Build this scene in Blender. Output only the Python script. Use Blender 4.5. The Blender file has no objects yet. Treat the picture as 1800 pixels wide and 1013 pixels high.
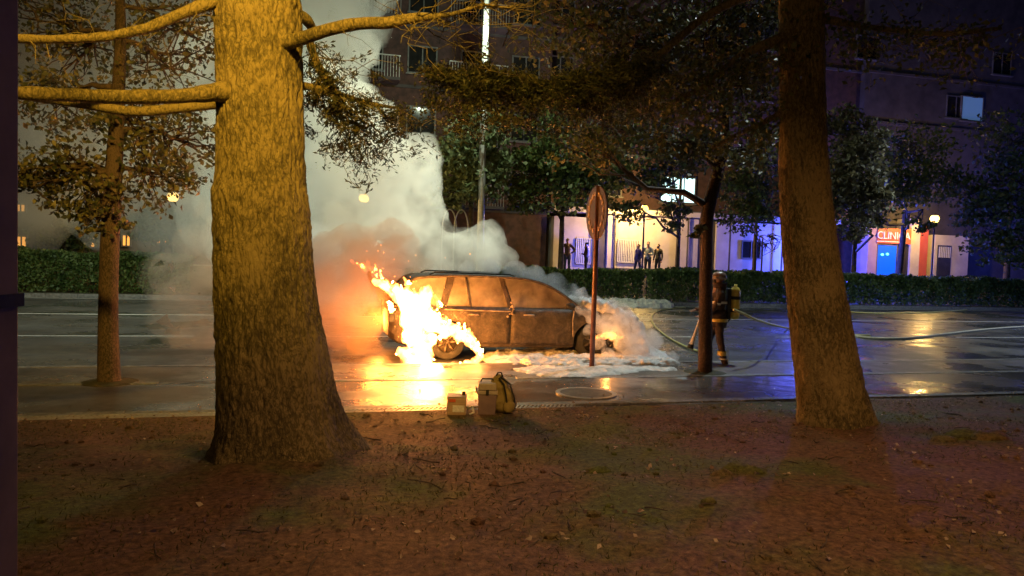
import bpy, bmesh, math, random
import numpy as np
from mathutils import Vector, Matrix, Euler, noise
S = bpy.context.scene
C = S.collection
R = math.radians
PI = math.pi
random.seed(11)
rng = np.random.default_rng(11)

# ------------------------------------------------------------------ camera
# world: X runs along the street (to the right), Y across it, Z up, road surface at z = 0
FPX, HZ = 1300.0, 2.0
CAMROT = Matrix.Rotation(R(-15), 3, 'Z') @ Matrix.Rotation(R(90 - 2.6), 3, 'X') @ Matrix.Rotation(R(1.8), 3, 'Z')
CAMPOS = Vector((0, 0, HZ))
cam = bpy.data.objects.new('camera', bpy.data.cameras.new('camera'))
C.objects.link(cam)
cam.matrix_world = Matrix.Translation(CAMPOS) @ CAMROT.to_4x4()
cam.data.sensor_width = 36
cam.data.lens = FPX / 1800 * 36
cam.data.clip_end = 2000
cam.data.clip_start = 0.05
S.camera = cam

# ------------------------------------------------------------------ render / exposure
S.view_settings.view_transform = 'Standard'
S.view_settings.look = 'None'
S.view_settings.gamma = 1
S.view_settings.exposure = 0.28
S.cycles.use_denoising = True
S.cycles.max_bounces = 6
S.cycles.diffuse_bounces = 2
S.cycles.glossy_bounces = 3
S.cycles.transmission_bounces = 4
S.cycles.volume_bounces = 3
S.cycles.transparent_max_bounces = 12
S.cycles.volume_step_rate = 1.5
S.cycles.volume_max_steps = 96
S.cycles.sample_clamp_indirect = 4
S.cycles.sample_clamp_direct = 0

# ------------------------------------------------------------------ world: night sky
W = bpy.data.worlds.new('World'); S.world = W; W.use_nodes = True
nt = W.node_tree
sky = nt.nodes.new('ShaderNodeTexSky'); sky.sky_type = 'NISHITA'; sky.sun_disc = False
sky.sun_elevation = R(-4); sky.sun_rotation = R(200)
bgn = nt.nodes['Background']; bgn.inputs['Strength'].default_value = 0.003
nt.links.new(sky.outputs[0], bgn.inputs[0])

# ------------------------------------------------------------------ pixel helpers (photo pixels -> real places)
def ray(px, py):
    v = Vector(((px - 900) / FPX, -(py - 506.5) / FPX, -1.0))
    return CAMROT @ v
def P(px, py, d):            # point at forward depth d
    return CAMPOS + ray(px, py) * d
def G(px, py, z=0.0):        # point on the level z
    r = ray(px, py); t = (z - HZ) / r.z
    return CAMPOS + r * t
def onY(px, py, Y):          # point on the plane Y
    r = ray(px, py)
    return CAMPOS + r * (Y / r.y)
def depth(p):
    return (CAMROT.transposed() @ (Vector(p) - CAMPOS)).z * -1

# ------------------------------------------------------------------ lights
def lamp(name, loc, power, col, radius=0.1, spot=None, target=None, blend=0.6):
    l = bpy.data.lights.new(name, 'SPOT' if spot else 'POINT')
    l.energy = power; l.color = col; l.shadow_soft_size = radius
    o = bpy.data.objects.new(name, l); C.objects.link(o); o.location = loc
    if spot:
        l.spot_size = R(spot); l.spot_blend = blend
        o.rotation_euler = (Vector(target) - Vector(loc)).to_track_quat('-Z', 'Y').to_euler()
    return o
SOD = (1.0, 0.55, 0.06)
FIRE = (1.0, 0.36, 0.06)
BLUE = (0.05, 0.09, 1.0)
# sodium street lamp standing behind the photographer, high up; lights the big trunk
lamp('street_lamp_light', (-0.5, 0.2, 6.8), 4300, SOD, 0.15, 58, P(462, -150, 6.1), 1.0)
lamp('leaf_fill_light', (-0.8, -1.6, 5.4), 120, (1.0, 0.58, 0.24), 0.5)  # added fill for leaves and front faces, no lamp stands here
lamp('lawn_fill_light', (2.8, 1.2, 7.0), 900, (1.0, 0.50, 0.19), 0.5, 84, (3.0, 4.0, 0.0), 0.8)  # added downward fill to brighten the lawn
lamp('trunk_fill_light', (6.5, -1.0, 4.6), 130, (1.0, 0.42, 0.10), 0.2, 46, (6.2, 7.6, 0.4), 1.0)  # added fill aimed at the right trunk and its foot
# the fire
lamp('fire_light', P(742, 560, 12.45), 120, FIRE, 0.3)
lamp('fire_light_low', P(760, 625, 12.55), 240, FIRE, 0.2)
lamp('fire_light_rear', P(672, 560, 14.6), 380, (1.0, 0.27, 0.04), 0.3)
# head lamp of the tall mast, and unseen floods added over smoke and road
ROADCOL = (0.92, 1.0, 0.70)
lamp('smoke_fill_light', (15.0, 19.0, 10.5), 12500, ROADCOL, 0.25, 44, (1.5, 19.0, 4.0), 0.8)  # added to brighten the smoke from the right, no mast here
lamp('smoke_fill_light_left', (-7.0, 12.0, 11.0), 4000, ROADCOL, 0.25, 80, (-2.0, 22.0, 4.0), 0.9)  # added second flood on the smoke, from the front left
lamp('mast_head_light', onY(862, 20, 28.0), 1000, (0.85, 1.0, 0.7), 0.12)
lamp('road_fill_light', (9.5, 14.5, 10.0), 2000, (0.85, 1.0, 0.95), 0.3, 110, (7.0, 16.0, 0), 0.8)  # added to brighten the foam and road by the car
lamp('road_fill_light_left', (-12, 18.5, 10.5), 1500, (0.85, 0.95, 0.75), 0.3, 120, (-11, 22.0, 0), 0.8)  # unseen flood over the left of the road, no mast here
lamp('road_fill_light_right', (23, 19, 10.5), 2300, (0.85, 0.97, 0.92), 0.3, 120, (23, 20.0, 0), 0.8)  # added to lighten the right part of the road
# blue beacons of the emergency vehicles standing out of sight, plus one added blue fill
lamp('beacon_light', onY(1448, 440, 35.6), 2400, BLUE, 0.15)
lamp('blue_fill_light', onY(1045, 440, 35.6), 130, BLUE, 0.05)  # added blue source hidden behind the sign post, no vehicle there
lamp('beacon_light_far', onY(1900, 400, 33.0), 500, BLUE, 0.15)
lamp('beacon_light_street', (31.0, 17.0, 3.0), 650, (0.25, 0.38, 1.0), 0.2)

# ------------------------------------------------------------------ materials
MAT = {}
def newmat(name):
    m = bpy.data.materials.new(name); m.use_nodes = True
    MAT[name] = m
    return m, m.node_tree, m.node_tree.nodes['Principled BSDF']
def node(nt, t, **kw):
    n = nt.nodes.new(t)
    for k, v in kw.items():
        if k in n.inputs: n.inputs[k].default_value = v
        else: setattr(n, k, v)
    return n
def coords(nt, scale=(1, 1, 1), rot=(0, 0, 0)):
    g = nt.nodes.new('ShaderNodeNewGeometry'); mp = nt.nodes.new('ShaderNodeMapping')
    mp.inputs['Scale'].default_value = scale; mp.inputs['Rotation'].default_value = rot
    nt.links.new(g.outputs['Position'], mp.inputs['Vector'])
    return mp.outputs['Vector']
def ramp(nt, fac, stops):
    r = nt.nodes.new('ShaderNodeValToRGB')
    e = r.color_ramp.elements
    while len(e) > 1: e.remove(e[-1])
    e[0].position = stops[0][0]; e[0].color = (*stops[0][1], 1)
    for p, c in stops[1:]:
        x = e.new(p); x.color = (*c, 1)
    nt.links.new(fac, r.inputs['Fac'])
    return r.outputs['Color']
def g3(v): return (v, v, v)
def surf(name, c1, c2, scale=3.0, rough=0.8, bump=0.3, bscale=None, bdist=0.02, metal=0.0, stretch=(1, 1, 1), rough2=None, detail=6, spec=0.5, mid=(0.35, 0.65)):
    m, nt, b = newmat(name)
    v = coords(nt, stretch)
    n = node(nt, 'ShaderNodeTexNoise', Scale=scale, Detail=detail, Roughness=0.6)
    nt.links.new(v, n.inputs['Vector'])
    nt.links.new(ramp(nt, n.outputs['Fac'], [(mid[0], c1), (mid[1], c2)]), b.inputs['Base Color'])
    b.inputs['Metallic'].default_value = metal
    b.inputs['Specular IOR Level'].default_value = spec
    if rough2 is None: b.inputs['Roughness'].default_value = rough
    else:
        n3 = node(nt, 'ShaderNodeTexNoise', Scale=scale * 0.7, Detail=4); nt.links.new(v, n3.inputs['Vector'])
        nt.links.new(ramp(nt, n3.outputs['Fac'], [(0.35, g3(rough)), (0.65, g3(rough2))]), b.inputs['Roughness'])
    if bump:
        n2 = node(nt, 'ShaderNodeTexNoise', Scale=bscale or scale * 6, Detail=5, Roughness=0.6)
        nt.links.new(v, n2.inputs['Vector'])
        bp = node(nt, 'ShaderNodeBump', Strength=bump, Distance=bdist)
        nt.links.new(n2.outputs['Fac'], bp.inputs['Height']); nt.links.new(bp.outputs['Normal'], b.inputs['Normal'])
    return m
def leafmat(name, c1, c2, c3, rough=0.55, scale=2.5):
    m, nt, b = newmat(name)
    v = coords(nt)
    n = node(nt, 'ShaderNodeTexNoise', Scale=scale, Detail=3); nt.links.new(v, n.inputs['Vector'])
    w = node(nt, 'ShaderNodeTexWhiteNoise'); sn = node(nt, 'ShaderNodeVectorMath', operation='SNAP')
    nt.links.new(v, sn.inputs[0]); sn.inputs[1].default_value = (0.09, 0.09, 0.09); nt.links.new(sn.outputs[0], w.inputs['Vector'])
    mx = node(nt, 'ShaderNodeMath', operation='MULTIPLY_ADD'); mx.inputs[1].default_value = 0.45
    nt.links.new(w.outputs['Value'], mx.inputs[0]); nt.links.new(n.outputs['Fac'], mx.inputs[2])
    nt.links.new(ramp(nt, mx.outputs[0], [(0.45, c1), (0.7, c2), (0.95, c3)]), b.inputs['Base Color'])
    b.inputs['Roughness'].default_value = rough
    tr = node(nt, 'ShaderNodeBsdfTranslucent'); tr.inputs['Color'].default_value = (*c3, 1)
    ms = node(nt, 'ShaderNodeMixShader'); ms.inputs[0].default_value = 0.25
    out = nt.nodes['Material Output']
    nt.links.new(b.outputs[0], ms.inputs[1]); nt.links.new(tr.outputs[0], ms.inputs[2]); nt.links.new(ms.outputs[0], out.inputs['Surface'])
    return m
def emit(name, col, strength):
    m, nt, b = newmat(name)
    b.inputs['Base Color'].default_value = (*col, 1)
    b.inputs['Emission Color'].default_value = (*col, 1); b.inputs['Emission Strength'].default_value = strength
    return m
def bark(name, c1, c2, c3, sc=9.0, bump=1.0, dist=0.03):
    m, nt, b = newmat(name)
    v = coords(nt, (1, 1, 0.45))
    nz = node(nt, 'ShaderNodeTexNoise', Scale=5.0, Detail=4); nt.links.new(v, nz.inputs['Vector'])
    ad = node(nt, 'ShaderNodeVectorMath', operation='MULTIPLY_ADD'); ad.inputs[1].default_value = (0.10, 0.10, 0.10)
    nt.links.new(nz.outputs['Color'], ad.inputs[0]); nt.links.new(v, ad.inputs[2])
    vo = node(nt, 'ShaderNodeTexVoronoi', feature='DISTANCE_TO_EDGE', Scale=sc * 5.0); nt.links.new(ad.outputs[0], vo.inputs['Vector'])
    n = node(nt, 'ShaderNodeTexNoise', Scale=sc * 4, Detail=6, Roughness=0.65); nt.links.new(ad.outputs[0], n.inputs['Vector'])
    n2 = node(nt, 'ShaderNodeTexNoise', Scale=1.6, Detail=5); nt.links.new(coords(nt), n2.inputs['Vector'])
    vr = node(nt, 'ShaderNodeMapRange'); vr.inputs['From Max'].default_value = 0.22
    nt.links.new(vo.outputs['Distance'], vr.inputs['Value'])
    h = node(nt, 'ShaderNodeMath', operation='MULTIPLY_ADD'); h.inputs[1].default_value = 0.13
    nt.links.new(vr.outputs[0], h.inputs[0]); nt.links.new(n.outputs['Fac'], h.inputs[2])
    h2 = node(nt, 'ShaderNodeMath', operation='MULTIPLY_ADD'); h2.inputs[1].default_value = 0.7
    nt.links.new(n2.outputs['Fac'], h2.inputs[0]); nt.links.new(h.outputs[0], h2.inputs[2])
    nt.links.new(ramp(nt, h2.outputs[0], [(0.66, c1), (0.88, c2), (1.0, c3)]), b.inputs['Base Color'])
    b.inputs['Roughness'].default_value = 0.9
    bp = node(nt, 'ShaderNodeBump', Strength=bump, Distance=dist)
    nt.links.new(h.outputs[0], bp.inputs['Height']); nt.links.new(bp.outputs['Normal'], b.inputs['Normal'])
    return m
def volmat(name, col, dens, noise_scale=None, lo=0.4, hi=0.6, absorb=None, aniso=0.0, emis=None, estr=0.0, stretch=(1, 1, 1), dlow=0.0, elow=.15):
    m = bpy.data.materials.new(name); m.use_nodes = True; nt = m.node_tree; MAT[name] = m
    nt.nodes.remove(nt.nodes['Principled BSDF'])
    pv = node(nt, 'ShaderNodeVolumePrincipled')
    pv.inputs['Color'].default_value = (*col, 1); pv.inputs['Anisotropy'].default_value = aniso
    pv.inputs['Density'].default_value = dens
    if emis:
        pv.inputs['Emission Color'].default_value = (*emis, 1); pv.inputs['Emission Strength'].default_value = estr
    if noise_scale:
        v = coords(nt, stretch)
        n = node(nt, 'ShaderNodeTexNoise', Scale=noise_scale, Detail=5, Roughness=0.6, Distortion=0.6); nt.links.new(v, n.inputs['Vector'])
        mr = node(nt, 'ShaderNodeMapRange'); mr.inputs['From Min'].default_value = lo; mr.inputs['From Max'].default_value = hi
        nt.links.new(n.outputs['Fac'], mr.inputs['Value'])
        if emis:
            mr.inputs['To Min'].default_value = estr * elow; mr.inputs['To Max'].default_value = estr
            nt.links.new(mr.outputs[0], pv.inputs['Emission Strength'])
        else:
            mr.inputs['To Min'].default_value = dlow; mr.inputs['To Max'].default_value = dens
            nt.links.new(mr.outputs[0], pv.inputs['Density'])
    nt.links.new(pv.outputs[0], nt.nodes['Material Output'].inputs['Volume'])
    return m

def wetroad(name, c1, c2, r_lo, r_hi, pscale=0.35, grain=0.4, th=(0.42, 0.62), stretch=(1, 1, 1)):
    m, nt, b = newmat(name)
    v = coords(nt)
    n = node(nt, 'ShaderNodeTexNoise', Scale=0.8, Detail=8, Roughness=0.65); nt.links.new(v, n.inputs['Vector'])
    f = node(nt, 'ShaderNodeTexNoise', Scale=90, Detail=3); nt.links.new(v, f.inputs['Vector'])
    mm = node(nt, 'ShaderNodeMath', operation='MULTIPLY_ADD'); mm.inputs[1].default_value = 0.5
    nt.links.new(f.outputs['Fac'], mm.inputs[0]); nt.links.new(n.outputs['Fac'], mm.inputs[2])
    nt.links.new(ramp(nt, mm.outputs[0], [(0.6, c1), (0.9, c2)]), b.inputs['Base Color'])
    p = node(nt, 'ShaderNodeTexNoise', Scale=pscale, Detail=6, Roughness=0.6); nt.links.new(coords(nt, stretch), p.inputs['Vector'])
    wet = node(nt, 'ShaderNodeMapRange'); wet.inputs['From Min'].default_value = th[0]; wet.inputs['From Max'].default_value = th[1]
    nt.links.new(p.outputs['Fac'], wet.inputs['Value'])
    mr = node(nt, 'ShaderNodeMapRange'); mr.inputs['To Min'].default_value = r_hi; mr.inputs['To Max'].default_value = r_lo
    nt.links.new(wet.outputs[0], mr.inputs['Value']); nt.links.new(mr.outputs[0], b.inputs['Roughness'])
    inv = node(nt, 'ShaderNodeMapRange'); inv.inputs['To Min'].default_value = grain; inv.inputs['To Max'].default_value = grain * 0.12
    nt.links.new(wet.outputs[0], inv.inputs['Value'])
    bp = node(nt, 'ShaderNodeBump', Distance=0.006); nt.links.new(inv.outputs[0], bp.inputs['Strength'])
    nt.links.new(f.outputs['Fac'], bp.inputs['Height'])
    wv = node(nt, 'ShaderNodeTexNoise', Scale=3.0, Detail=3); nt.links.new(v, wv.inputs['Vector'])
    bp2 = node(nt, 'ShaderNodeBump', Strength=0.35, Distance=0.02); nt.links.new(wv.outputs['Fac'], bp2.inputs['Height'])
    nt.links.new(bp.outputs['Normal'], bp2.inputs['Normal'])
    nt.links.new(bp2.outputs['Normal'], b.inputs['Normal'])
    return m
M_road = wetroad('wet_asphalt', g3(0.04), g3(0.085), 0.12, 0.5, 0.5, 0.5)
M_pave = wetroad('wet_pavement', (0.05, 0.045, 0.04), (0.16, 0.14, 0.125), 0.10, 0.5, 0.6, 0.9, (0.45, 0.62))
M_cycle = wetroad('wet_cycle_path', (0.045, 0.04, 0.038), (0.15, 0.13, 0.12), 0.09, 0.42, 0.45, 0.8, (0.40, 0.58))
M_kerb = surf('granite_kerb', g3(0.11), g3(0.26), 12, 0.35, 0.4, 60, 0.006, rough2=0.65)
M_line = surf('road_paint', g3(0.45), g3(0.75), 6, 0.3, 0.2, 60, 0.003, rough2=0.5, mid=(0.25, 0.45))
M_metaldark = surf('dark_metal', g3(0.03), g3(0.06), 8, 0.45, 0.1, 40, 0.003, metal=0.6)
M_galv = surf('galvanised_steel', g3(0.35), g3(0.5), 6, 0.4, 0.05, 40, 0.002, metal=0.35)
M_dirt = None

# ------------------------------------------------------------------ mesh builder
class MB:
    def __init__(s): s.v = []; s.f = []
    def add(s, vs, fs):
        o = len(s.v); s.v += [tuple(x) for x in vs]; s.f += [tuple(i + o for i in f) for f in fs]; return s
    def box(s, x0, x1, y0, y1, z0, z1, mat=None):
        vs = [Vector((x, y, z)) for z in (z0, z1) for y in (y0, y1) for x in (x0, x1)]
        if mat: vs = [mat @ v for v in vs]
        return s.add(vs, [(0, 2, 3, 1), (4, 5, 7, 6), (0, 1, 5, 4), (1, 3, 7, 5), (3, 2, 6, 7), (2, 0, 4, 6)])
    def tube(s, pts, rad, n=10, cap=True, flat=1.0):
        pts = [Vector(p) for p in pts]
        if not hasattr(rad, '__len__'): rad = [rad] * len(pts)
        vs = []; fs = []; up = None
        for i, p in enumerate(pts):
            t = (pts[min(i + 1, len(pts) - 1)] - pts[max(i - 1, 0)])
            t = t.normalized() if t.length > 1e-9 else Vector((0, 0, 1))
            if up is None:
                a = Vector((0, 0, 1)) if abs(t.z) < 0.8 else Vector((1, 0, 0))
                up = (a - t * a.dot(t)).normalized()
            else:
                u = up - t * up.dot(t)
                up = u.normalized() if u.length > 1e-6 else up
            sd = t.cross(up)
            for k in range(n):
                a = 2 * PI * k / n
                vs.append(p + (up * math.cos(a) * flat + sd * math.sin(a)) * rad[i])
        for i in range(len(pts) - 1):
            for k in range(n):
                a = i * n + k; b = i * n + (k + 1) % n
                fs.append((a, b, b + n, a + n))
        if cap:
            fs.append(tuple(reversed(range(n)))); fs.append(tuple(range((len(pts) - 1) * n, len(pts) * n)))
        return s.add(vs, fs)
    def lathe(s, prof, c=(0, 0, 0), n=24, axis='Z', mat=None, cap=True):
        vs = []; fs = []
        for r, z in prof:
            for k in range(n):
                a = 2 * PI * k / n
                q = (r * math.cos(a), r * math.sin(a), z)
                if axis == 'Y': q = (q[0], q[2], q[1])
                if axis == 'X': q = (q[2], q[0], q[1])
                q = Vector(q)
                if mat: q = mat @ q
                vs.append(q + Vector(c))
        for i in range(len(prof) - 1):
            for k in range(n):
                fs.append((i * n + k, i * n + (k + 1) % n, (i + 1) * n + (k + 1) % n, (i + 1) * n + k))
        if cap: fs.append(tuple(reversed(range(n)))); fs.append(tuple(range((len(prof) - 1) * n, len(prof) * n)))
        return s.add(vs, fs)
    def ball(s, c, r, sub=2, mat=None):
        b = bmesh.new(); bmesh.ops.create_icosphere(b, subdivisions=sub, radius=1.0)
        b.verts.ensure_lookup_table()
        rr = r if hasattr(r, '__len__') else (r, r, r)
        vs = []
        for v in b.verts:
            q = Vector((v.co.x * rr[0], v.co.y * rr[1], v.co.z * rr[2]))
            if mat: q = mat @ q
            vs.append(q + Vector(c))
        s.add(vs, [[v.index for v in f.verts] for f in b.faces]); b.free(); return s
    def prism(s, pts, ax, lo, hi):      # outline pts (2D) extruded along axis
        n = len(pts)
        def mk(p, h):
            return {'Y': (p[0], h, p[1]), 'X': (h, p[0], p[1]), 'Z': (p[0], p[1], h)}[ax]
        vs = [mk(p, lo) for p in pts] + [mk(p, hi) for p in pts]
        fs = [tuple(reversed(range(n))), tuple(range(n, 2 * n))] + [(i, (i + 1) % n, (i + 1) % n + n, i + n) for i in range(n)]
        return s.add(vs, fs)
    def mesh(s, name):
        me = bpy.data.meshes.new(name); me.from_pydata(s.v, [], s.f); me.validate(); me.update()
        return me
    def build(s, name, mat, parent=None, smooth=False, bevel=0.0, fix=True):
        me = s.mesh(name)
        if fix:
            b = bmesh.new(); b.from_mesh(me); bmesh.ops.recalc_face_normals(b, faces=b.faces)
            if bevel: bmesh.ops.bevel(b, geom=list(b.edges), offset=bevel, segments=2, affect='EDGES', profile=0.6, clamp_overlap=True)
            b.to_mesh(me); b.free()
        o = bpy.data.objects.new(name, me); C.objects.link(o)
        if mat: me.materials.append(mat)
        if smooth: me.polygons.foreach_set('use_smooth', [True] * len(me.polygons))
        if parent: put(o, parent)
        return o
def put(o, parent):          # parent keeping the mesh where it was written in world space
    o.parent = parent
    o.matrix_parent_inverse = world(parent).inverted()
def world(o):
    m = o.matrix_basis.copy()
    if o.parent: m = world(o.parent) @ o.matrix_parent_inverse @ m
    return m
def tag(o, label=None, cat=None, group=None, kind=None):
    if label: o['label'] = label
    if cat: o['category'] = cat
    if group: o['group'] = group
    if kind: o['kind'] = kind
    return o
def thing(name, label, cat, loc=(0, 0, 0), group=None, rz=0):
    o = bpy.data.objects.new(name, None); C.objects.link(o); o.location = loc; o.rotation_euler = (0, 0, rz)
    o.empty_display_size = 0.3
    return tag(o, label, cat, group)
def apply_mods(o):
    dg = bpy.context.evaluated_depsgraph_get(); dg.update()
    me = bpy.data.meshes.new_from_object(o.evaluated_get(dg))
    o.modifiers.clear(); o.data = me
    return o
def remesh(o, vox, smooth=0, subd=0):
    m = o.modifiers.new('r', 'REMESH'); m.mode = 'VOXEL'; m.voxel_size = vox
    if smooth:
        m = o.modifiers.new('s', 'SMOOTH'); m.iterations = smooth; m.factor = 0.5
    mats = list(o.data.materials)
    apply_mods(o)
    o.data.materials.clear()
    for x in mats: o.data.materials.append(x)
    o.data.polygons.foreach_set('use_smooth', [True] * len(o.data.polygons))
    return o
def displace(o, amp, scale, octs=3, seed=0.0, stretch=(1, 1, 1)):
    me = o.data
    for v in me.vertices:
        q = Vector((v.co.x * stretch[0], v.co.y * stretch[1], v.co.z * stretch[2])) * scale + Vector((seed, seed * 1.7, seed * .3))
        v.co += v.normal * amp * noise.fractal(q, 1.0, 2.0, octs)
    me.update()
def spline(pts, n=8):        # Catmull-Rom through pts (tuples of any length)
    p = [np.array(q, float) for q in pts]
    p = [2 * p[0] - p[1]] + p + [2 * p[-1] - p[-2]]
    out = []
    for i in range(1, len(p) - 2):
        for k in range(n):
            t = k / n
            out.append(0.5 * ((2 * p[i]) + (-p[i - 1] + p[i + 1]) * t + (2 * p[i - 1] - 5 * p[i] + 4 * p[i + 1] - p[i + 2]) * t * t + (-p[i - 1] + 3 * p[i] - 3 * p[i + 1] + p[i + 2]) * t ** 3))
    out.append(p[-2])
    return out

# ================================================================== SETTING
_B1 = G(500, 800, 0.3); _B2 = G(1465, 738, 0.2)
def lawn_z(x, y):
    return lawn_z0(x, y) + .11 * math.exp(-((x - _B1.x) ** 2 + (y - _B1.y) ** 2) / .75) * (1 + .5 * noise.noise(Vector((x * 3, y * 3, 7)))) + .08 * math.exp(-((x - _B2.x) ** 2 + (y - _B2.y) ** 2) / .45)
def lawn_z0(x, y):
    t = max(0.0, min(1.0, (8.65 - y) / 5.5))
    e = max(0.0, min(1.0, (8.65 - y) / 0.8))
    z = 0.125 + 0.33 * (t * t * (3 - 2 * t))
    z += e * (0.012 * noise.fractal(Vector((x * 6, y * 6, 2)), 1, 2, 3) + 0.05 * noise.noise(Vector((x * 0.5, y * 0.5, 0))) + 0.03 * noise.noise(Vector((x * 1.7, y * 1.7, 3))))
    return z
def sheet(name, x0, x1, y0, y1, nx, ny, zf, mat, **kw):
    xs = np.linspace(x0, x1, nx); ys = np.linspace(y0, y1, ny)
    mb = MB()
    mb.v = [(float(x), float(y), zf(float(x), float(y))) for y in ys for x in xs]
    mb.f = [(j * nx + i, j * nx + i + 1, (j + 1) * nx + i + 1, (j + 1) * nx + i) for j in range(ny - 1) for i in range(nx - 1)]
    o = mb.build(name, mat, smooth=True, fix=False)
    return tag(o, kind='structure', **kw)

# lawn soil: bare brown earth with worn patches of grass
m, nt, b = newmat('worn_lawn')
v = coords(nt)
n1 = node(nt, 'ShaderNodeTexNoise', Scale=0.55, Detail=6, Roughness=0.6); nt.links.new(v, n1.inputs['Vector'])
n2 = node(nt, 'ShaderNodeTexNoise', Scale=22, Detail=6, Roughness=0.75); nt.links.new(v, n2.inputs['Vector'])
n3 = node(nt, 'ShaderNodeTexNoise', Scale=120, Detail=3, Roughness=0.7); nt.links.new(v, n3.inputs['Vector'])
cA = ramp(nt, n2.outputs['Fac'], [(0.35, (0.05, 0.028, 0.016)), (0.52, (0.17, 0.095, 0.052)), (0.70, (0.33, 0.20, 0.115))])
cB = ramp(nt, n2.outputs['Fac'], [(0.35, (0.035, 0.045, 0.010)), (0.65, (0.15, 0.22, 0.04))])
mx = node(nt, 'ShaderNodeMix', data_type='RGBA'); fa = ramp(nt, n1.outputs['Fac'], [(0.47, g3(0)), (0.60, g3(0.9))])
nt.links.new(fa, mx.inputs[0]); nt.links.new(cA, mx.inputs[6]); nt.links.new(cB, mx.inputs[7])
nt.links.new(mx.outputs[2], b.inputs['Base Color']); b.inputs['Roughness'].default_value = 0.85
hh = node(nt, 'ShaderNodeMath', operation='MULTIPLY_ADD'); hh.inputs[1].default_value = 0.5
nt.links.new(n3.outputs['Fac'], hh.inputs[0]); nt.links.new(n2.outputs['Fac'], hh.inputs[2])
bp = node(nt, 'ShaderNodeBump', Strength=0.9, Distance=0.03); nt.links.new(hh.outputs[0], bp.inputs['Height']); nt.links.new(bp.outputs[0], b.inputs['Normal'])
M_dirt = m
sheet('ground', -600, 700, -300, 900, 4, 4, lambda x, y: -0.06, M_dirt)
sheet('lawn', -22, 34, -6, 8.62, 380, 190, lawn_z, M_dirt)
sheet('road', -150, 250, 12.34, 28.9, 2, 2, lambda x, y: 0.0, M_road)
sheet('cycle_path', -150, 250, 8.98, 10.72, 2, 2, lambda x, y: 0.116, M_cycle)
sheet('pavement', -150, 250, 10.88, 12.2, 2, 2, lambda x, y: 0.12, M_pave)
sheet('gutter_strip', -150, 250, 8.62, 8.82, 2, 2, lambda x, y: 0.10, M_pave)
def kerbrun(name, y0, y1, z0, z1, step=1.0, x0=-40, x1=80, mat=None):
    mb = MB(); x = x0
    while x < x1:
        j = random.uniform(-.003, .003)
        mb.box(x + .004, x + step - .004, y0 + j, y1 + j, z0, z1 + j); x += step
    o = mb.build(name, mat or M_kerb, bevel=0.008)
    return tag(o, kind='structure')
kerbrun('kerb', 12.2, 12.34, -0.05, 0.125)
kerbrun('path_edging', 10.72, 10.88, 0.0, 0.122)
kerbrun('path_edging', 8.82, 8.98, 0.0, 0.122)
kerbrun('far_kerb', 28.9, 29.05, -0.05, 0.14, x0=-60, x1=110)
def lines(name, y, w, dash=None, x0=-60, x1=110):
    mb = MB(); x = x0
    while x < x1:
        L = dash[0] if dash else 8
        mb.add([(x, y - w / 2, .004), (x + L, y - w / 2, .004), (x + L, y + w / 2, .004), (x, y + w / 2, .004)], [(0, 1, 2, 3)])
        x += L + (dash[1] if dash else 0)
    o = mb.build(name, M_line, fix=False); return tag(o, kind='structure')
lines('road_marking', 12.85, 0.12)
lines('road_marking', 17.3, 0.10, (3.5, 2.5))
lines('road_marking', 22.5, 0.13)
lines('road_marking', 28.55, 0.14)
def verge_z(x, y):
    return 0.13 + 0.95 * max(0, min(1, (y - 31.2) / 2.4))
M_verge = surf('verge_soil', (0.03, 0.03, 0.012), (0.08, 0.075, 0.04), 4, 0.9, 0.8, 30, 0.05)
sheet('far_verge', -70, 120, 29.05, 34.0, 100, 24, verge_z, M_verge)
M_terr = surf('terrace_paving', g3(0.16), g3(0.26), 3, 0.5, 0.2, 30, 0.01)
sheet('far_pavement', -70, 120, 34.0, 60, 4, 4, lambda x, y: 1.08, M_terr)

# ================================================================== FOLIAGE
def leaf_mesh(name, cent, size, mat, parent, aspect=0.6, droop=0.2, up=None):
    n = len(cent)
    cent = np.asarray(cent); size = np.asarray(size).reshape(-1, 1) * np.ones((n, 1))
    d = rng.normal(size=(n, 3)); d[:, 2] -= droop; d /= np.linalg.norm(d, axis=1, keepdims=True)
    if up is not None: d = up
    a = rng.normal(size=(n, 3)); s = np.cross(d, a); s /= np.linalg.norm(s, axis=1, keepdims=True) + 1e-9
    nn = np.cross(d, s)
    fold = 0.18
    p0 = cent - d * size * .5; p2 = cent + d * size * .5
    p1 = cent + s * size * .5 * aspect - d * size * .08 + nn * size * fold; p3 = cent - s * size * .5 * aspect - d * size * .08 + nn * size * fold
    vs = np.stack([p0, p1, p2, p3], 1).reshape(-1, 3)
    me = bpy.data.meshes.new(name)
    me.vertices.add(4 * n); me.vertices.foreach_set('co', vs.astype(np.float32).ravel())
    me.loops.add(4 * n); me.loops.foreach_set('vertex_index', np.arange(4 * n, dtype=np.int32))
    me.polygons.add(n); me.polygons.foreach_set('loop_start', np.arange(0, 4 * n, 4, dtype=np.int32))
    me.update(calc_edges=True); me.materials.append(mat)
    o = bpy.data.objects.new(name, me); C.objects.link(o)
    if parent: put(o, parent)
    return o
def cluster(c, r, nsub, per, sig=0.22):
    """points in clumps inside an ellipsoid; returns leaf points and clump centres"""
    c = np.array(c, float); r = np.array(r if hasattr(r, '__len__') else (r, r, r), float)
    u = rng.normal(size=(nsub, 3)); u /= np.linalg.norm(u, axis=1, keepdims=True)
    u *= rng.uniform(0.25, 1.0, (nsub, 1)) ** 0.5
    sc = c + u * r
    pts = np.repeat(sc, per, 0) + rng.normal(size=(nsub * per, 3)) * r.mean() * sig * np.array([1, 1, 0.6])
    return pts, sc
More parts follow.
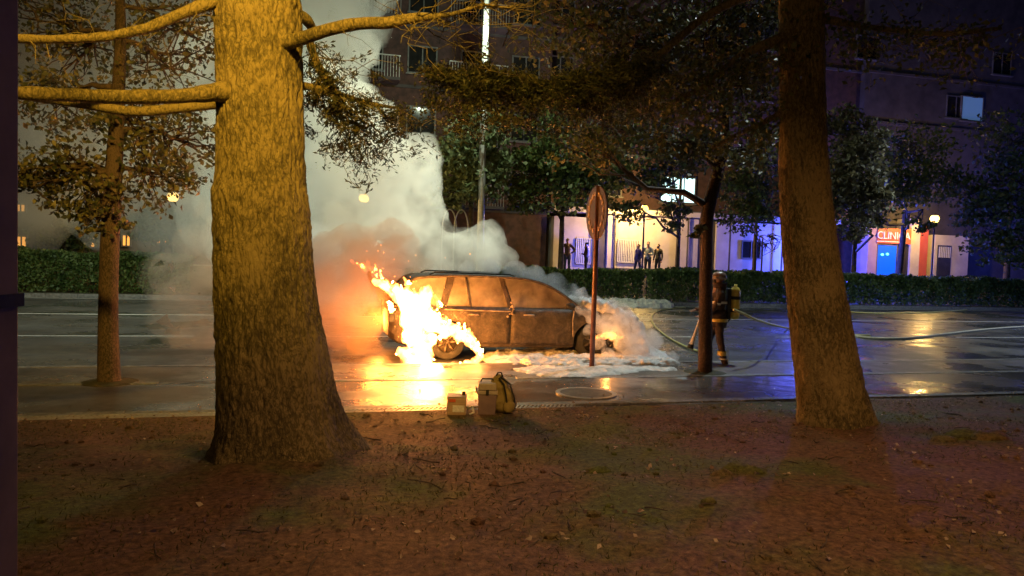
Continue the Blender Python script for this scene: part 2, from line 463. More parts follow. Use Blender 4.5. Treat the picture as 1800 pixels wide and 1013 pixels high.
def wobble(a, b, n=5, amp=0.08, sag=0.0):
    a = Vector(a); b = Vector(b); L = (b - a).length; out = []
    for i in range(n + 1):
        t = i / n
        q = a.lerp(b, t)
        w = math.sin(PI * t) * amp * L
        out.append(q + Vector((random.uniform(-1, 1), random.uniform(-1, 1), random.uniform(-1, 1))) * w + Vector((0, 0, sag * L * math.sin(PI * t))))
    return out
BARK_BIG = bark('big_tree_bark', (0.045, 0.036, 0.016), (0.14, 0.115, 0.045), (0.25, 0.20, 0.09), 9, 0.9, 0.022)
BARK_YOUNG = bark('young_tree_bark', (0.016, 0.012, 0.011), (0.045, 0.032, 0.03), (0.11, 0.075, 0.07), 14, 0.6, 0.015)
BARK_FAR = surf('far_bark', (0.04, 0.03, 0.02), (0.10, 0.08, 0.06), 5, 0.9, 0.6, 30, 0.02)
L_AUT = leafmat('autumn_leaves', (0.03, 0.042, 0.02), (0.075, 0.085, 0.04), (0.22, 0.19, 0.10))
L_GRN = leafmat('green_leaves', (0.025, 0.05, 0.012), (0.06, 0.10, 0.02), (0.14, 0.15, 0.04))
L_MIX = leafmat('mixed_leaves', (0.02, 0.045, 0.014), (0.055, 0.085, 0.03), (0.17, 0.15, 0.06))
L_HEDGE = leafmat('hedge_leaves', (0.03, 0.06, 0.015), (0.07, 0.13, 0.03), (0.14, 0.20, 0.06))
L_DARK = leafmat('dark_needles', (0.018, 0.026, 0.012), (0.04, 0.048, 0.024), (0.08, 0.075, 0.04))
L_PALE = leafmat('pale_green_leaves', (0.05, 0.08, 0.03), (0.12, 0.17, 0.07), (0.24, 0.28, 0.14))

def tree(name, label, trunk_pts, trunk_r, clusters, leaf, mat, barkm, group=None, cat='tree', density=1.0, twig=0.012, limbs_from=0.55, nside=12, aspect=0.6):
    base = Vector(trunk_pts[0])
    t = thing(name, label, cat, base, group)
    sp = spline([(*p, r) for p, r in zip(trunk_pts, trunk_r)], 5)
    mb = MB(); mb.tube([q[:3] for q in sp], [q[3] for q in sp], nside)
    path = [Vector(q[:3]) for q in sp]; prad = [q[3] for q in sp]
    pts = []; tw = MB()
    for (c, r, nsub, per) in clusters:
        lp, sc = cluster(c, r, int(nsub * density), per)
        pts.append(lp)
        cv = Vector(c)
        i0 = int(len(path) * limbs_from)
        cand = [i for i in range(i0, len(path)) if path[i].z < cv.z + 0.3] or [i0]
        j = min(cand, key=lambda i: (path[i] - cv).length * (1 + 0.2 * random.random()))
        r0 = min(prad[j] * 0.6, 0.02 + 0.035 * (cv - path[j]).length)
        wb = wobble(path[j], cv, 5, 0.09, 0.06)
        mb.tube(wb, [r0 * (1 - 0.72 * k / 5) for k in range(6)], 6)
        for s_ in sc[:: max(1, len(sc) // 26)]:
            k = random.randint(2, 5)
            tw.tube(wobble(wb[k], s_, 3, 0.1), [twig * 1.3, twig, twig * .7, twig * .4], 4, cap=False)
    o = mb.build('trunk', barkm, t, smooth=True)
    if tw.v: tag(tw.build('twigs', barkm, t, smooth=True, fix=False), kind='stuff')
    pts = np.concatenate(pts)
    leaf_mesh('crown', pts, rng.uniform(leaf * .6, leaf * 1.25, len(pts)), mat, t, aspect)
    return t

# ---- the big tree in the foreground
def trunk_obj(name, rows, d0, d1, parent, mat, nseg=120, nr=110, seed=0.0, flare=None, amp=0.014):
    """rows: (py, centre px, radius px) -> upright trunk standing on the lawn"""
    sp = spline([(r[0], r[1], r[2]) for r in rows], 12)
    ys = np.array([q[0] for q in sp]); o_ = np.argsort(ys)
    ys = ys[o_]; cx = np.array([q[1] for q in sp])[o_]; rr = np.array([q[2] for q in sp])[o_]
    yy = np.linspace(ys[0], ys[-1], nr)
    mb = MB()
    for j, y in enumerate(yy):
        f = (y - ys[0]) / (ys[-1] - ys[0]); d = d0 + (d1 - d0) * f
        c = P(float(np.interp(y, ys, cx)), float(y), d); r = float(np.interp(y, ys, rr)) / FPX * d
        for k in range(nseg):
            a = 2 * PI * k / nseg
            e = 1.0
            if flare:
                g = max(0, (f - flare[0]) / (1 - flare[0])) ** 2
                e += g * flare[1] * (0.5 + 0.5 * math.sin(a * 5 + seed)) 
            q = Vector((math.cos(a) * 3.0 * r * 3, math.sin(a) * 3.0 * r * 3, c.z * 1.3 + seed))
            rr_ = r * e * (1 + 0.05 * noise.noise(q * 0.35))
            q2 = Vector((math.cos(a) * 14 * r, math.sin(a) * 14 * r, c.z * 4.5 + seed))
            q3 = Vector((math.cos(a) * 26 * r, math.sin(a) * 26 * r, c.z * 7.0 + seed * 3))
            rr_ += amp * (0.5 * noise.fractal(q2, 1.0, 2.1, 3) + 0.55 - 1.3 * abs(noise.noise(q3)) - .5 * abs(noise.noise(q3 * 2.1)))
            mb.v.append((c.x + rr_ * math.cos(a), c.y + rr_ * math.sin(a), c.z))
    for j in range(nr - 1):
        for k in range(nseg):
            a = j * nseg + k; b_ = j * nseg + (k + 1) % nseg
            mb.f.append((a, a + nseg, b_ + nseg, b_))
    return mb.build(name, mat, parent, smooth=True, fix=False)
BIGD = 6.15
bt = thing('pine_tree', 'massive thick trunk in the left foreground with rough bark lit yellow', 'tree', G(500, 800, 0.3))
trunk_obj('trunk', [(-700, 440, 44), (-260, 448, 62), (0, 454, 71), (150, 456, 71), (300, 458, 73), (345, 457, 79), (400, 461, 80), (500, 467, 83), (600, 479, 91), (700, 490, 100), (750, 499, 109), (780, 505, 119), (806, 509, 134)],
          6.1, 6.1, bt, BARK_BIG, 260, 480, 1.0, (0.86, 0.14), 0.024)
def bough(parent, pts, name='branch', mat=None, n=10, wob=0.004, label=None):
    """pts: (px, py, depth, radius px)"""
    sp = spline([(*P(p[0], p[1], p[2]), p[3] / FPX * p[2]) for p in pts], 7)
    mb = MB(); rad = [max(0.002, q[3] * (1 + 0.12 * noise.noise(Vector(q[:3]) * 9))) for q in sp]
    path = [Vector(q[:3]) + Vector((noise.noise(Vector(q[:3]) * 6), noise.noise(Vector(q[:3]) * 6 + Vector((9, 0, 0))), noise.noise(Vector(q[:3]) * 6 + Vector((0, 9, 0))))) * wob for q in sp]
    mb.tube(path, rad, n)
    o = mb.build(name, mat or BARK_BIG, parent, smooth=True)
    if label: o['label'] = label
    return path, rad
b1, _ = bough(bt, [(420, 160, 6.0, 24), (385, 162, 5.8, 17), (330, 168, 5.6, 13), (240, 171, 5.4, 12.5), (140, 168, 5.2, 12), (60, 165, 5.0, 12.5), (-30, 160, 4.9, 12)])
b2, _ = bough(bt, [(415, 175, 6.2, 20), (370, 184, 6.2, 9), (300, 192, 6.2, 9), (230, 196, 6.2, 9), (150, 184, 6.3, 8), (60, 172, 6.5, 7)])
b3, _ = bough(bt, [(420, -25, 6.0, 20), (380, 0, 5.9, 12), (320, 24, 5.8, 10), (250, 52, 5.7, 9), (170, 66, 5.6, 8), (100, 69, 5.6, 7.5), (30, 68, 5.6, 8), (-30, 62, 5.6, 7)])
b4, _ = bough(bt, [(480, 75, 6.0, 26), (515, 72, 5.9, 13), (560, 58, 5.8, 12), (620, 43, 5.7, 11), (680, 40, 5.6, 10), (735, 31, 5.6, 8), (790, 26, 5.6, 4), (850, 10, 5.6, 3), (905, 17, 5.6, 2)])
b5, _ = bough(bt, [(500, 20, 6.3, 14), (532, 30, 6.4, 10), (548, 50, 6.6, 8), (545, 75, 6.7, 7), (562, 120, 6.8, 7), (590, 165, 6.9, 6), (600, 205, 7.0, 4)])
b6, _ = bough(bt, [(500, 150, 6.4, 12), (540, 152, 6.6, 7), (590, 165, 6.9, 6), (650, 182, 7.1, 4), (700, 190, 7.3, 2)])
tw = MB()
def twigs(path, n, L, r0, droop=0.3, sprays=3, lo=0.3, out=None, bias=(0, 0, 0)):
    ends = []
    for _ in range(n):
        i = random.randint(int(len(path) * lo), len(path) - 1)
        a = path[i]
        d = Vector((random.gauss(0, 1), random.gauss(0, 1), random.gauss(-droop, .7))).normalized() + Vector(bias)
        b_ = a + d * L * random.uniform(.4, 1)
        w = wobble(a, b_, 4, .16, -0.08)
        out.tube(w, [r0, r0 * .8, r0 * .6, r0 * .45, r0 * .3], 4, cap=False)
        for _ in range(sprays):
            k = random.randint(1, 4)
            e = w[k] + Vector((random.gauss(0, 1), random.gauss(0, 1), random.gauss(-droop, .7))) * L * .22
            out.tube(wobble(w[k], e, 2, .12), [r0 * .5, r0 * .4, r0 * .25], 3, cap=False)
            ends.append((w[k], e))
    return ends
e4 = twigs(b4, 26, .7, .006, 0.0, 4, .55, tw, (0.5, 0.2, 0.15))
e4b = twigs(b4, 10, .5, .005, 0.5, 3, .2, tw)
e5 = twigs(b5, 26, .6, .007, .6, 5, .45, tw, (.5, 0, -.3))
e6 = twigs(b6, 24, .55, .006, .5, 5, .3, tw, (.3, 0, -.3))
e1 = twigs(b3, 12, .6, .005, .2, 4, .1, tw)
tag(tw.build('twigs', BARK_BIG, bt, smooth=True, fix=False), kind='stuff')
# dark needle tufts hanging from the twigs
pts = []; dirs = []
for (a, b_) in e5 + e6:
    for _ in range(26):
        t = random.random(); q = Vector(a).lerp(Vector(b_), t) + Vector((random.gauss(0, .035), random.gauss(0, .035), random.gauss(0, .03)))
        pts.append(q); dv = (Vector(b_) - Vector(a)).normalized() + Vector((random.gauss(0, .7), random.gauss(0, .7), random.gauss(0, .6))); dirs.append(dv.normalized())
leaf_mesh('needles', np.array(pts), rng.uniform(.03, .07, len(pts)), L_DARK, bt, 0.28, up=np.array(dirs))

# ---- the trunk on the right
rt = thing('pine_tree', 'leaning bare trunk on the right, foot on the lawn, orange lit left edge', 'tree', G(1465, 738, 0.2))
trunk_obj('trunk', [(-500, 1395, 30), (-200, 1402, 34), (0, 1408, 37), (200, 1411, 38), (300, 1413, 41), (400, 1420, 44), (500, 1432, 48), (600, 1447, 53), (680, 1459, 57), (715, 1465, 60), (748, 1468, 64)],
          8.3, 8.3, rt, BARK_BIG, 180, 380, 5.0, (0.9, 0.12), 0.022)
r1, _ = bough(rt, [(1400, 185, 8.3, 12), (1370, 200, 8.4, 6), (1330, 222, 8.6, 5), (1290, 240, 8.8, 4), (1250, 262, 9, 3)])
r2, _ = bough(rt, [(1400, 20, 8.3, 14), (1480, 40, 8.2, 6), (1560, 52, 8.1, 5), (1660, 60, 8.0, 4), (1760, 50, 8, 3)])
r3, _ = bough(rt, [(1405, -10, 8.3, 14), (1330, -10, 8.3, 8), (1240, 30, 8.3, 7), (1140, 110, 8.2, 6), (1060, 140, 8.2, 5), (980, 150, 8.2, 4), (880, 140, 8.1, 3), (790, 130, 8.1, 2)])
r4, _ = bough(rt, [(1395, 60, 8.3, 12), (1300, 100, 8.5, 7), (1240, 150, 8.7, 5), (1180, 180, 8.8, 3)])
tw = MB(); ee = []
ee += twigs(r2, 30, .9, .006, .4, 4, .15, tw)
ee3 = twigs(r3, 130, .48, .006, .2, 6, .42, tw, (-.3, 0, -.35))
ee += twigs(r4, 40, .9, .006, .2, 4, .2, tw)
ee += twigs(r1, 14, .5, .004, .3, 4, .3, tw)
tag(tw.build('twigs', BARK_BIG, rt, smooth=True, fix=False), kind='stuff')
pts = []; dirs = []
for (a, b_) in ee3:
    for _ in range(34):
        t = random.random(); q = Vector(a).lerp(Vector(b_), t) + Vector((random.gauss(0, .06), random.gauss(0, .06), random.gauss(0, .04)))
        pts.append(q); dirs.append(((Vector(b_) - Vector(a)).normalized() + Vector((random.gauss(0, .7), random.gauss(0, .7), random.gauss(0, .6)))).normalized())
leaf_mesh('needles', np.array(pts), rng.uniform(.035, .08, len(pts)), L_DARK, rt, 0.3, up=np.array(dirs))
pts = []
for (a, b_) in ee:
    for _ in range(9):
        q = Vector(a).lerp(Vector(b_), random.random()) + Vector((random.gauss(0, .09), random.gauss(0, .09), random.gauss(0, .09))); pts.append(q)
leaf_mesh('crown', np.array(pts), rng.uniform(.04, .09, len(pts)), L_GRN, rt)

def K(px, py, d, rpx, nsub, per, flat=0.8):
    r = rpx / FPX * d
    return (P(px, py, d), (r, r, r * flat), nsub, per)
# ---- young street tree on the left
lb = G(192, 672, 0.12); ld = depth(lb)
tree('street_tree', 'slim young tree with russet leaves left of the thick trunk, pink firelight along one side', [lb + Vector((0, 0, -.1)), P(190, 560, ld), P(193, 430, ld), P(200, 300, ld), P(207, 180, ld + .2), P(212, 40, ld + .4), P(205, -120, ld + .6)],
     [.15, .125, .12, .11, .09, .07, .04],
     [K(90, 290, 9.6, 75, 44, 26), K(150, 340, 9.8, 70, 44, 26), K(280, 300, 10, 80, 46, 26), K(330, 250, 10.6, 80, 46, 26), K(250, 220, 10.4, 90, 46, 26), K(100, 180, 10.5, 90, 40, 26), K(60, 330, 9.4, 60, 30, 26), K(180, 380, 9.7, 45, 24, 22),
      K(300, 120, 10.8, 100, 48, 26), K(140, 100, 11, 110, 50, 26), K(330, 60, 11, 90, 40, 24), K(60, 20, 10.5, 100, 40, 24), K(220, -40, 11, 140, 60, 22)],
     .095, L_AUT, BARK_YOUNG, limbs_from=.5, group='young street trees', density=.52)
# ---- young street tree in front of the firefighter
mb_ = G(1240, 655, 0.12); md = depth(mb_)
tree('street_tree', 'slim young tree hiding half of the firefighter, forking above the far lamp', [mb_ + Vector((0, 0, -.1)), P(1240, 560, md), P(1241, 460, md), P(1243, 380, md), P(1262, 300, md + .2), P(1275, 220, md + .4), P(1262, 120, md + .5), P(1250, -60, md + .6)],
     [.12, .11, .105, .11, .10, .08, .06, .03],
     [K(1200, 250, 12, 60, 20, 22), K(1150, 170, 12, 90, 34, 22), K(1060, 220, 12.4, 80, 26, 22), K(1300, 150, 12, 80, 36, 22), K(1240, 60, 12, 110, 50, 22), K(1090, 80, 12, 110, 46, 22), K(1330, 260, 12.5, 70, 20, 22), K(1010, 40, 12.5, 110, 40, 22), K(1150, -20, 12.5, 140, 60, 22), K(1225, 410, 12, 16, 5, 14), K(1330, 40, 12.5, 80, 36, 22), K(1030, 270, 12.4, 55, 14, 20)],
     .12, L_MIX, BARK_YOUNG, limbs_from=.4, group='young street trees')
# ---- trees on the far side
def fartree(label, px, Y, ztop, r0, cl, leaf=.22, mat=L_GRN, dens=1.0, name='broadleaf_tree', lean=0):
    X = onY(px, 480, Y).x
    b0 = Vector((X, Y, verge_z(X, Y) - .05 if Y < 34 else 1.05))
    return tree(name, label, [b0, b0 + Vector((lean * .3, 0, 1.2)), b0 + Vector((lean * .7, 0, 2.4)), Vector((X + lean, Y, ztop * .65)), Vector((X + lean * 1.2, Y, ztop))], [r0, r0 * .85, r0 * .75, r0 * .5, r0 * .2], cl, leaf, mat, BARK_FAR, 'trees on the far side of the street', density=dens, twig=.02, limbs_from=.35, nside=8)
fartree('bushy pale green tree behind the tall lamp mast', 825, 31.8, 9, .16,
        [K(830, 250, 31, 55, 50, 24), K(800, 290, 31, 50, 40, 24), K(855, 220, 31, 40, 34, 24), K(840, 320, 31, 50, 40, 24), K(790, 340, 31, 35, 20, 22), K(860, 290, 31, 40, 30, 24)], .26, L_PALE)
fartree('dark leafy tree between the lamp mast and the oval sign', 985, 33.0, 9, .16,
        [K(930, 300, 33, 55, 44, 24), K(990, 280, 33, 65, 50, 24), K(1050, 310, 33, 60, 46, 24), K(1000, 340, 33, 60, 36, 22), K(930, 350, 33, 40, 22, 22), K(1100, 270, 33, 60, 40, 22), K(960, 230, 33, 60, 34, 22)], .26, L_GRN)
fartree('dark tree whose low boughs hang over the yellow lamp before the pale wall', 1190, 33.8, 9, .14,
        [K(1100, 370, 33, 30, 14, 22), K(1180, 380, 33, 36, 14, 22), K(1140, 320, 33, 40, 22, 22), K(1170, 290, 33, 50, 28, 22), K(1215, 260, 33, 60, 34, 22)], .24, L_MIX)
fartree('bluish lit small tree left of the leaning trunk before the blue wall', 1325, 33.6, 8, .12,
        [K(1310, 380, 34, 45, 30, 22), K(1350, 350, 34, 45, 32, 22), K(1290, 330, 34, 40, 26, 22), K(1340, 290, 34, 60, 36, 22)], .22, L_GRN)
fartree('thin bare twiggy shrub in front of the blue wall', 1338, 33.2, 3.4, .05,
        [K(1345, 430, 34, 26, 16, 1), K(1360, 420, 34, 18, 14, 1)], .1, L_GRN, name='bare_shrub')
fartree('orange-lit leafy tree just right of the leaning trunk', 1500, 25.5 + 6, 8, .15,
        [K(1490, 300, 26, 55, 50, 24), K(1510, 250, 26, 45, 34, 24), K(1470, 340, 26, 50, 36, 24), K(1520, 350, 26, 40, 26, 24), K(1480, 220, 26, 40, 26, 22), K(1500, 400, 27, 34, 18, 22)], .2, L_AUT)
fartree('dark tree standing before the clinic shopfront', 1580, 34.5, 8, .22,
        [K(1560, 340, 36, 60, 44, 22), K(1620, 320, 36, 60, 44, 22), K(1590, 270, 36, 70, 50, 22), K(1530, 380, 36, 30, 16, 20), K(1620, 395, 35, 22, 8, 20)], .24, L_GRN, lean=.2)
fartree('wide bluish tree at the far right beside the dark doorway', 1770, 32.5, 9, .2,
        [K(1750, 380, 36, 60, 40, 22), K(1790, 320, 36, 70, 46, 22), K(1740, 430, 36, 40, 22, 22), K(1800, 430, 36, 50, 30, 22), K(1700, 340, 36, 50, 30, 22), K(1780, 250, 36, 70, 40, 22)], .26, L_GRN)
fartree('dark round tree behind the left hedge near the orange lamp', 285, 32.5, 5, .12,
        [K(285, 395, 29, 45, 50, 24), K(330, 400, 29, 35, 36, 24), K(250, 400, 29, 30, 26, 24)], .2, L_GRN)
fartree('dark spreading tree far left behind the hedge', 110, 33, 5, .12,
        [K(100, 420, 29, 45, 30, 22), K(150, 415, 29, 30, 20, 22)], .2, L_GRN)

# ---- hedges
def hedge(label, x0, x1, y0, y1, z0, z1, dens=260, mat=L_HEDGE, bare=0.0):
    t = thing('hedge', label, 'hedge', ((x0 + x1) / 2, (y0 + y1) / 2, z0), 'clipped hedges along the far kerb')
    n = int((x1 - x0) * dens)
    x = rng.uniform(x0, x1, n); y = rng.uniform(y0, y1, n)
    top = np.array([z1 + .24 * noise.noise(Vector((a * .9, b_ * .9, 0))) + .13 * noise.noise(Vector((a * 3, b_ * 3, 5))) for a, b_ in zip(x, y)])
    front = np.array([.18 * noise.noise(Vector((a * 1.3, 7, 1))) for a in x])
    k = rng.uniform(0, 1, n)
    z = z0 + (top - z0) * k ** .8
    # push most leaves on the shell
    sh = rng.uniform(0, 1, n)
    y = np.where(sh < .55, y0 + front + rng.exponential(.09, n), y); z = np.where((sh >= .55), top - rng.exponential(.08, n), z)
    leaf_mesh('foliage', np.stack([x, y, z], 1), rng.uniform(.09, .17, n), mat, t, .7)
    mb = MB(); xx = x0 + .3
    while xx < x1:
        b0 = Vector((xx, (y0 + y1) / 2 + random.uniform(-.2, .2), z0 - .1))
        mb.tube(wobble(b0, b0 + Vector((random.uniform(-.2, .2), random.uniform(-.3, .1), (z1 - z0) * .9)), 3, .08), [.03, .025, .02, .01], 5); xx += random.uniform(.25, .5)
    tag(mb.build('stems', BARK_FAR, t), kind='stuff')
    return t
HX = lambda px: onY(px, 500, 30).x
hedge('clipped hedge left of the smoke behind two white road lines', HX(-40), HX(335), 29.7, 31.0, .15, 1.55, 1900)
hedge('clipped hedge behind the sign post, half veiled by smoke', HX(870), HX(1130), 29.9, 31.0, .15, 1.45, 1900)
hedge('clipped hedge running right from the sign post to the frame edge', HX(1135), HX(1860), 29.8, 31.2, .15, 1.5, 1900)
hedge('low ragged hedge glimpsed through the smoke right of the thick trunk', HX(560), HX(820), 30.0, 31.0, .15, 1.1, 1200)

# ================================================================== BUILDINGS
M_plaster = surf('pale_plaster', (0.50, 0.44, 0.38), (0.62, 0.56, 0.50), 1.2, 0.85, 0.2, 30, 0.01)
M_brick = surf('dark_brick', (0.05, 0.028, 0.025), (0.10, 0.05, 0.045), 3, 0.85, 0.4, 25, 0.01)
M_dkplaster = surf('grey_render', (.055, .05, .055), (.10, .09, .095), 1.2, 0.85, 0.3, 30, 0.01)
M_glass = surf('dark_glass', g3(0.015), g3(0.025), 2, 0.08, 0.0)
M_frame = surf('window_frame', g3(0.10), g3(0.16), 5, 0.5, 0.0)
M_lit = emit('lit_window', (0.55, 0.92, 1.0), 1.6)
M_litw = emit('warm_window', (1.0, 0.42, 0.08), 1.0)
M_bluelit = emit('blue_window', (0.10, 0.2, 0.42), 0.35)
M_door = surf('dark_door', g3(0.02), g3(0.04), 5, 0.4, 0.1)
M_iron = M_metaldark
def window(bld, xa, xb, za, zb, Y, glass=None, mull=1, name='window', sill=True, fr=None):
    f = MB(); t = .07
    f.box(xa, xb, Y - .06, Y + .1, zb - t, zb).box(xa, xb, Y - .06, Y + .1, za, za + t)
    f.box(xa, xa + t, Y - .055, Y + .1, za + t, zb - t).box(xb - t, xb, Y - .055, Y + .1, za + t, zb - t)
    for i in range(mull):
        c = xa + (xb - xa) * (i + 1) / (mull + 1)
        f.box(c - .03, c + .03, Y - .05, Y + .1, za + t, zb - t)
    w = f.build(name, fr or M_frame, bld)
    g = MB().box(xa + t * .5, xb - t * .5, Y - .02, Y + .02, za + t * .5, zb - t * .5).build('pane', glass or M_glass, w)
    if sill: MB().box(xa - .08, xb + .08, Y - .16, Y + .05, za - .07, za).build('sill', M_frame, w)
    return w
def balcony(bld, xa, xb, z, Y, dep=1.1):
    s_ = MB().box(xa, xb, Y - dep, Y, z - .14, z).build('balcony', M_dkplaster, bld)
    r = MB(); r.box(xa, xb, Y - dep, Y - dep + .05, z + 1.0, z + 1.05)
    x = xa
    while x < xb:
        r.box(x, x + .02, Y - dep + .01, Y - dep + .035, z, z + 1.0); x += .14
    r.build('railing', M_galv, s_)
def block(label, xa, xb, ztop, Y, mat, z0=1.0, depthy=12, storeys=(4.6, 7.6, 10.6, 13.6, 16.6), wx=None, balc=(), skip=lambda i, j: False, lit={}):
    t = thing('apartment_building', label, 'building', ((xa + xb) / 2, Y, z0))
    MB().box(xa, xb, Y, Y + depthy, z0, ztop).build('wall', mat, t)
    MB().box(xa - .1, xb + .1, Y - .3, Y + depthy + .2, ztop, ztop + .35).build('roof', M_dkplaster, t)
    for j, z in enumerate(storeys):
        MB().box(xa + .02, xb - .02, Y - .08, Y - .001, z - .75, z - .6).build('floor_band', M_dkplaster, t)
        for i, x in enumerate(wx or []):
            if skip(i, j): continue
            window(t, x - .75, x + .75, z, z + 1.4, Y, lit.get((i, j)), sill=(j, i) not in ())
            if (i % 2 == 0) and balc: balcony(t, x - 1.5, x + 1.5, z - .5, Y)
    return t
XO = lambda px, Y=37: onY(px, 450, Y).x
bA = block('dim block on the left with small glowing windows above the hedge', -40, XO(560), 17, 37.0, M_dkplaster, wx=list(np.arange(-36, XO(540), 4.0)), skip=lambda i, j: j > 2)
for (px0, px1, py0, py1) in ((28, 48, 358, 374), (28, 50, 414, 436), (150, 170, 414, 436), (214, 232, 412, 434), (275, 300, 418, 430)):
    a = onY(px0, py1, 37); c = onY(px1, py0, 37)
    window(bA, a.x, c.x, a.z, c.z, 36.93, M_litw, sill=False)
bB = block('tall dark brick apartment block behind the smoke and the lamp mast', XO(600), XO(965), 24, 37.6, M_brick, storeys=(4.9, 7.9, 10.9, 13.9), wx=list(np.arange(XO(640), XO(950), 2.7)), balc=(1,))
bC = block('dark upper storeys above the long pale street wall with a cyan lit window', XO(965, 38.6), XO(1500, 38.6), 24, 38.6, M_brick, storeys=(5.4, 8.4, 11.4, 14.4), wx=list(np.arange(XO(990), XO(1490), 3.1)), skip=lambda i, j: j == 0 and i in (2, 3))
a = onY(1158, 356, 38.6); c = onY(1222, 313, 38.6)
wl = window(bC, a.x, c.x, a.z, c.z, 38.52, M_lit, mull=2)
wl['label'] = 'bright cyan-white window in three panes'
# ground floor shopfront wing
bG = thing('low_building', 'long pale single-storey wall lit yellow and pink behind the bystanders', 'building', (XO(1200), 37, 1))
def slab(name, px0, px1, z0, z1, Y, dep, mat, par):
    return MB().box(XO(px0, Y), XO(px1, Y), Y, Y + dep, z0, z1).build(name, mat, par)
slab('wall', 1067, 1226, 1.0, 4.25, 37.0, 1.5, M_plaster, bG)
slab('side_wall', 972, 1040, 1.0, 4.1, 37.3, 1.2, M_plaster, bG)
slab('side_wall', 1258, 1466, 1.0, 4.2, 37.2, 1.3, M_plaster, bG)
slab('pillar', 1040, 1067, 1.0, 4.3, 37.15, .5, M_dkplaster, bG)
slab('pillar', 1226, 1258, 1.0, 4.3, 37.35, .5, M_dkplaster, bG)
MB().box(XO(966), XO(1470), 36.7, 38.6, 4.32, 4.6).build('cornice', M_plaster, bG)
def grille(px0, px1, z0, z1, Y, par, n):
    xa, xb = XO(px0, Y), XO(px1, Y)
    g = MB().box(xa, xb, Y - .01, Y + .05, z0, z1).build('window', M_glass, par)
    r = MB(); r.box(xa, xb, Y - .09, Y - .04, z1 - .05, z1).box(xa, xb, Y - .09, Y - .04, z0, z0 + .05)
    for i in range(n + 1):
        x = xa + (xb - xa) * i / n
        r.box(x - .03, x + .03, Y - .085, Y - .045, z0 + .05, z1 - .05)
    r.build('bars', surf('pale_bars', g3(.5), g3(.6), 4, .5, 0) if 'pale_bars' not in MAT else MAT['pale_bars'], g)
grille(1085, 1122, 1.75, 3.0, 36.97, bG, 12)
grille(1012, 1038, 1.6, 3.0, 37.27, bG, 8)
a = onY(1302, 455, 37.18); c = onY(1338, 424, 37.18)
window(bG, a.x, c.x, a.z, c.z, 37.17, sill=False)
MB().box(XO(1067), XO(1226), 36.93, 36.995, 1.0, 1.45).build('dado', M_dkplaster, bG)
MB().box(XO(1258, 37.2), XO(1466, 37.2), 37.13, 37.195, 1.0, 1.4).build('dado', M_dkplaster, bG)
for px_ in (1078, 1206, 1280, 1372): MB().tube([(XO(px_), 36.88, 1.0), (XO(px_), 36.88, 4.3)], .05, 8).build('downpipe', M_dkplaster, bG, smooth=True)
# clinic shop and neighbours
bS = thing('shop_building', 'clinic shopfront with a red sign board and blue glowing glass door', 'building', (XO(1600), 37, 1))
bD = block('black unlit tower of flats at the right with one dull blue window', XO(1505, 38.2), XO(1505, 38.2) + 42, 24, 38.2, M_dkplaster, storeys=(5.4, 8.4, 11.4, 14.4), wx=list(np.arange(XO(1530), XO(1530) + 38, 3.4)), skip=lambda i, j: (i * 7 + j * 5) % 3 != 0)
a = onY(1686, 212, 38.2); c = onY(1727, 172, 38.2)
window(bD, a.x, c.x, a.z, c.z, 38.12, M_bluelit, mull=0)
M_red = surf('red_sign_board', (0.55, 0.10, 0.04), (0.62, 0.13, 0.05), 2, .5, 0)
M_pink = surf('pink_render', (0.48, 0.30, 0.28), (0.56, 0.38, 0.34), 1.5, .85, .2, 30, .01)
M_bluedoor = emit('blue_lit_glass', (0.0, 0.10, 0.95), 0.8)
slab('wall', 1525, 1541, 1.0, 4.4, 36.9, 1.2, M_pink, bS)
slab('wall', 1600, 1616, 1.0, 4.9, 36.9, 1.2, M_plaster, bS)
slab('sign_board', 1541, 1600, 3.35, 4.25, 36.85, .3, M_red, bS)
slab('shutter', 1578, 1600, 1.0, 3.3, 37.05, .2, M_door, bS)
a = onY(1539, 478, 36.95); c = onY(1578, 430, 36.95)
sw = window(bS, a.x, c.x, 1.1, 3.3, 36.98, M_bluedoor, mull=0, name='door', sill=False)
slab('wall', 1616, 1630, 1.0, 4.5, 37.1, 1, M_red, bS)
slab('wall', 1642, 1702, 1.0, 4.0, 36.9, 1.2, M_plaster, bS)
a = onY(1646, 480, 36.88); c = onY(1672, 432, 36.88)
dd = MB().box(a.x, c.x, 36.85, 36.92, 1.05, c.z).build('door', M_door, bS)
g_ = MB()
for i in range(7):
    x = a.x + (c.x - a.x) * (i + .7) / 7.4; g_.box(x - .035, x + .035, 36.82, 36.845, c.z - .75, c.z - .1)
g_.build('grille', MAT['pale_bars'], dd)
def text(s_, size, loc, mat, parent, name, rot=(PI / 2, 0, 0), ext=.02):
    cu = bpy.data.curves.new(name, 'FONT'); cu.body = s_; cu.size = size; cu.extrude = ext
    o = bpy.data.objects.new(name, cu); C.objects.link(o)
    dg = bpy.context.evaluated_depsgraph_get(); dg.update()
    me = bpy.data.meshes.new_from_object(o.evaluated_get(dg)); bpy.data.objects.remove(o)
    o = bpy.data.objects.new(name, me); C.objects.link(o); me.materials.clear(); me.materials.append(mat)
    o.rotation_euler = rot; o.location = loc
    if parent: put(o, parent)
    return o
M_white = surf('white_letters', g3(.75), g3(.8), 2, .5, 0)
p = onY(1542, 421, 36.8)
text('CLINICA', .62, (p.x, 36.83, 3.62), M_white, bS, 'lettering')
MB().box(p.x, p.x + 2.0, 36.835, 36.85, 3.44, 3.49).build('underline', M_white, bS)
mbx = MB()
for q in (1551, 1560):
    c = onY(q, 447 + (1560 - q) * .1, 36.9); mbx.ball(c, (.11, .03, .07), 2)
mbx.build('display_lights', emit('cyan_light', (.1, .75, 1), 3), bS)
# side street parapet wall, railing
M_dim = M_dkplaster

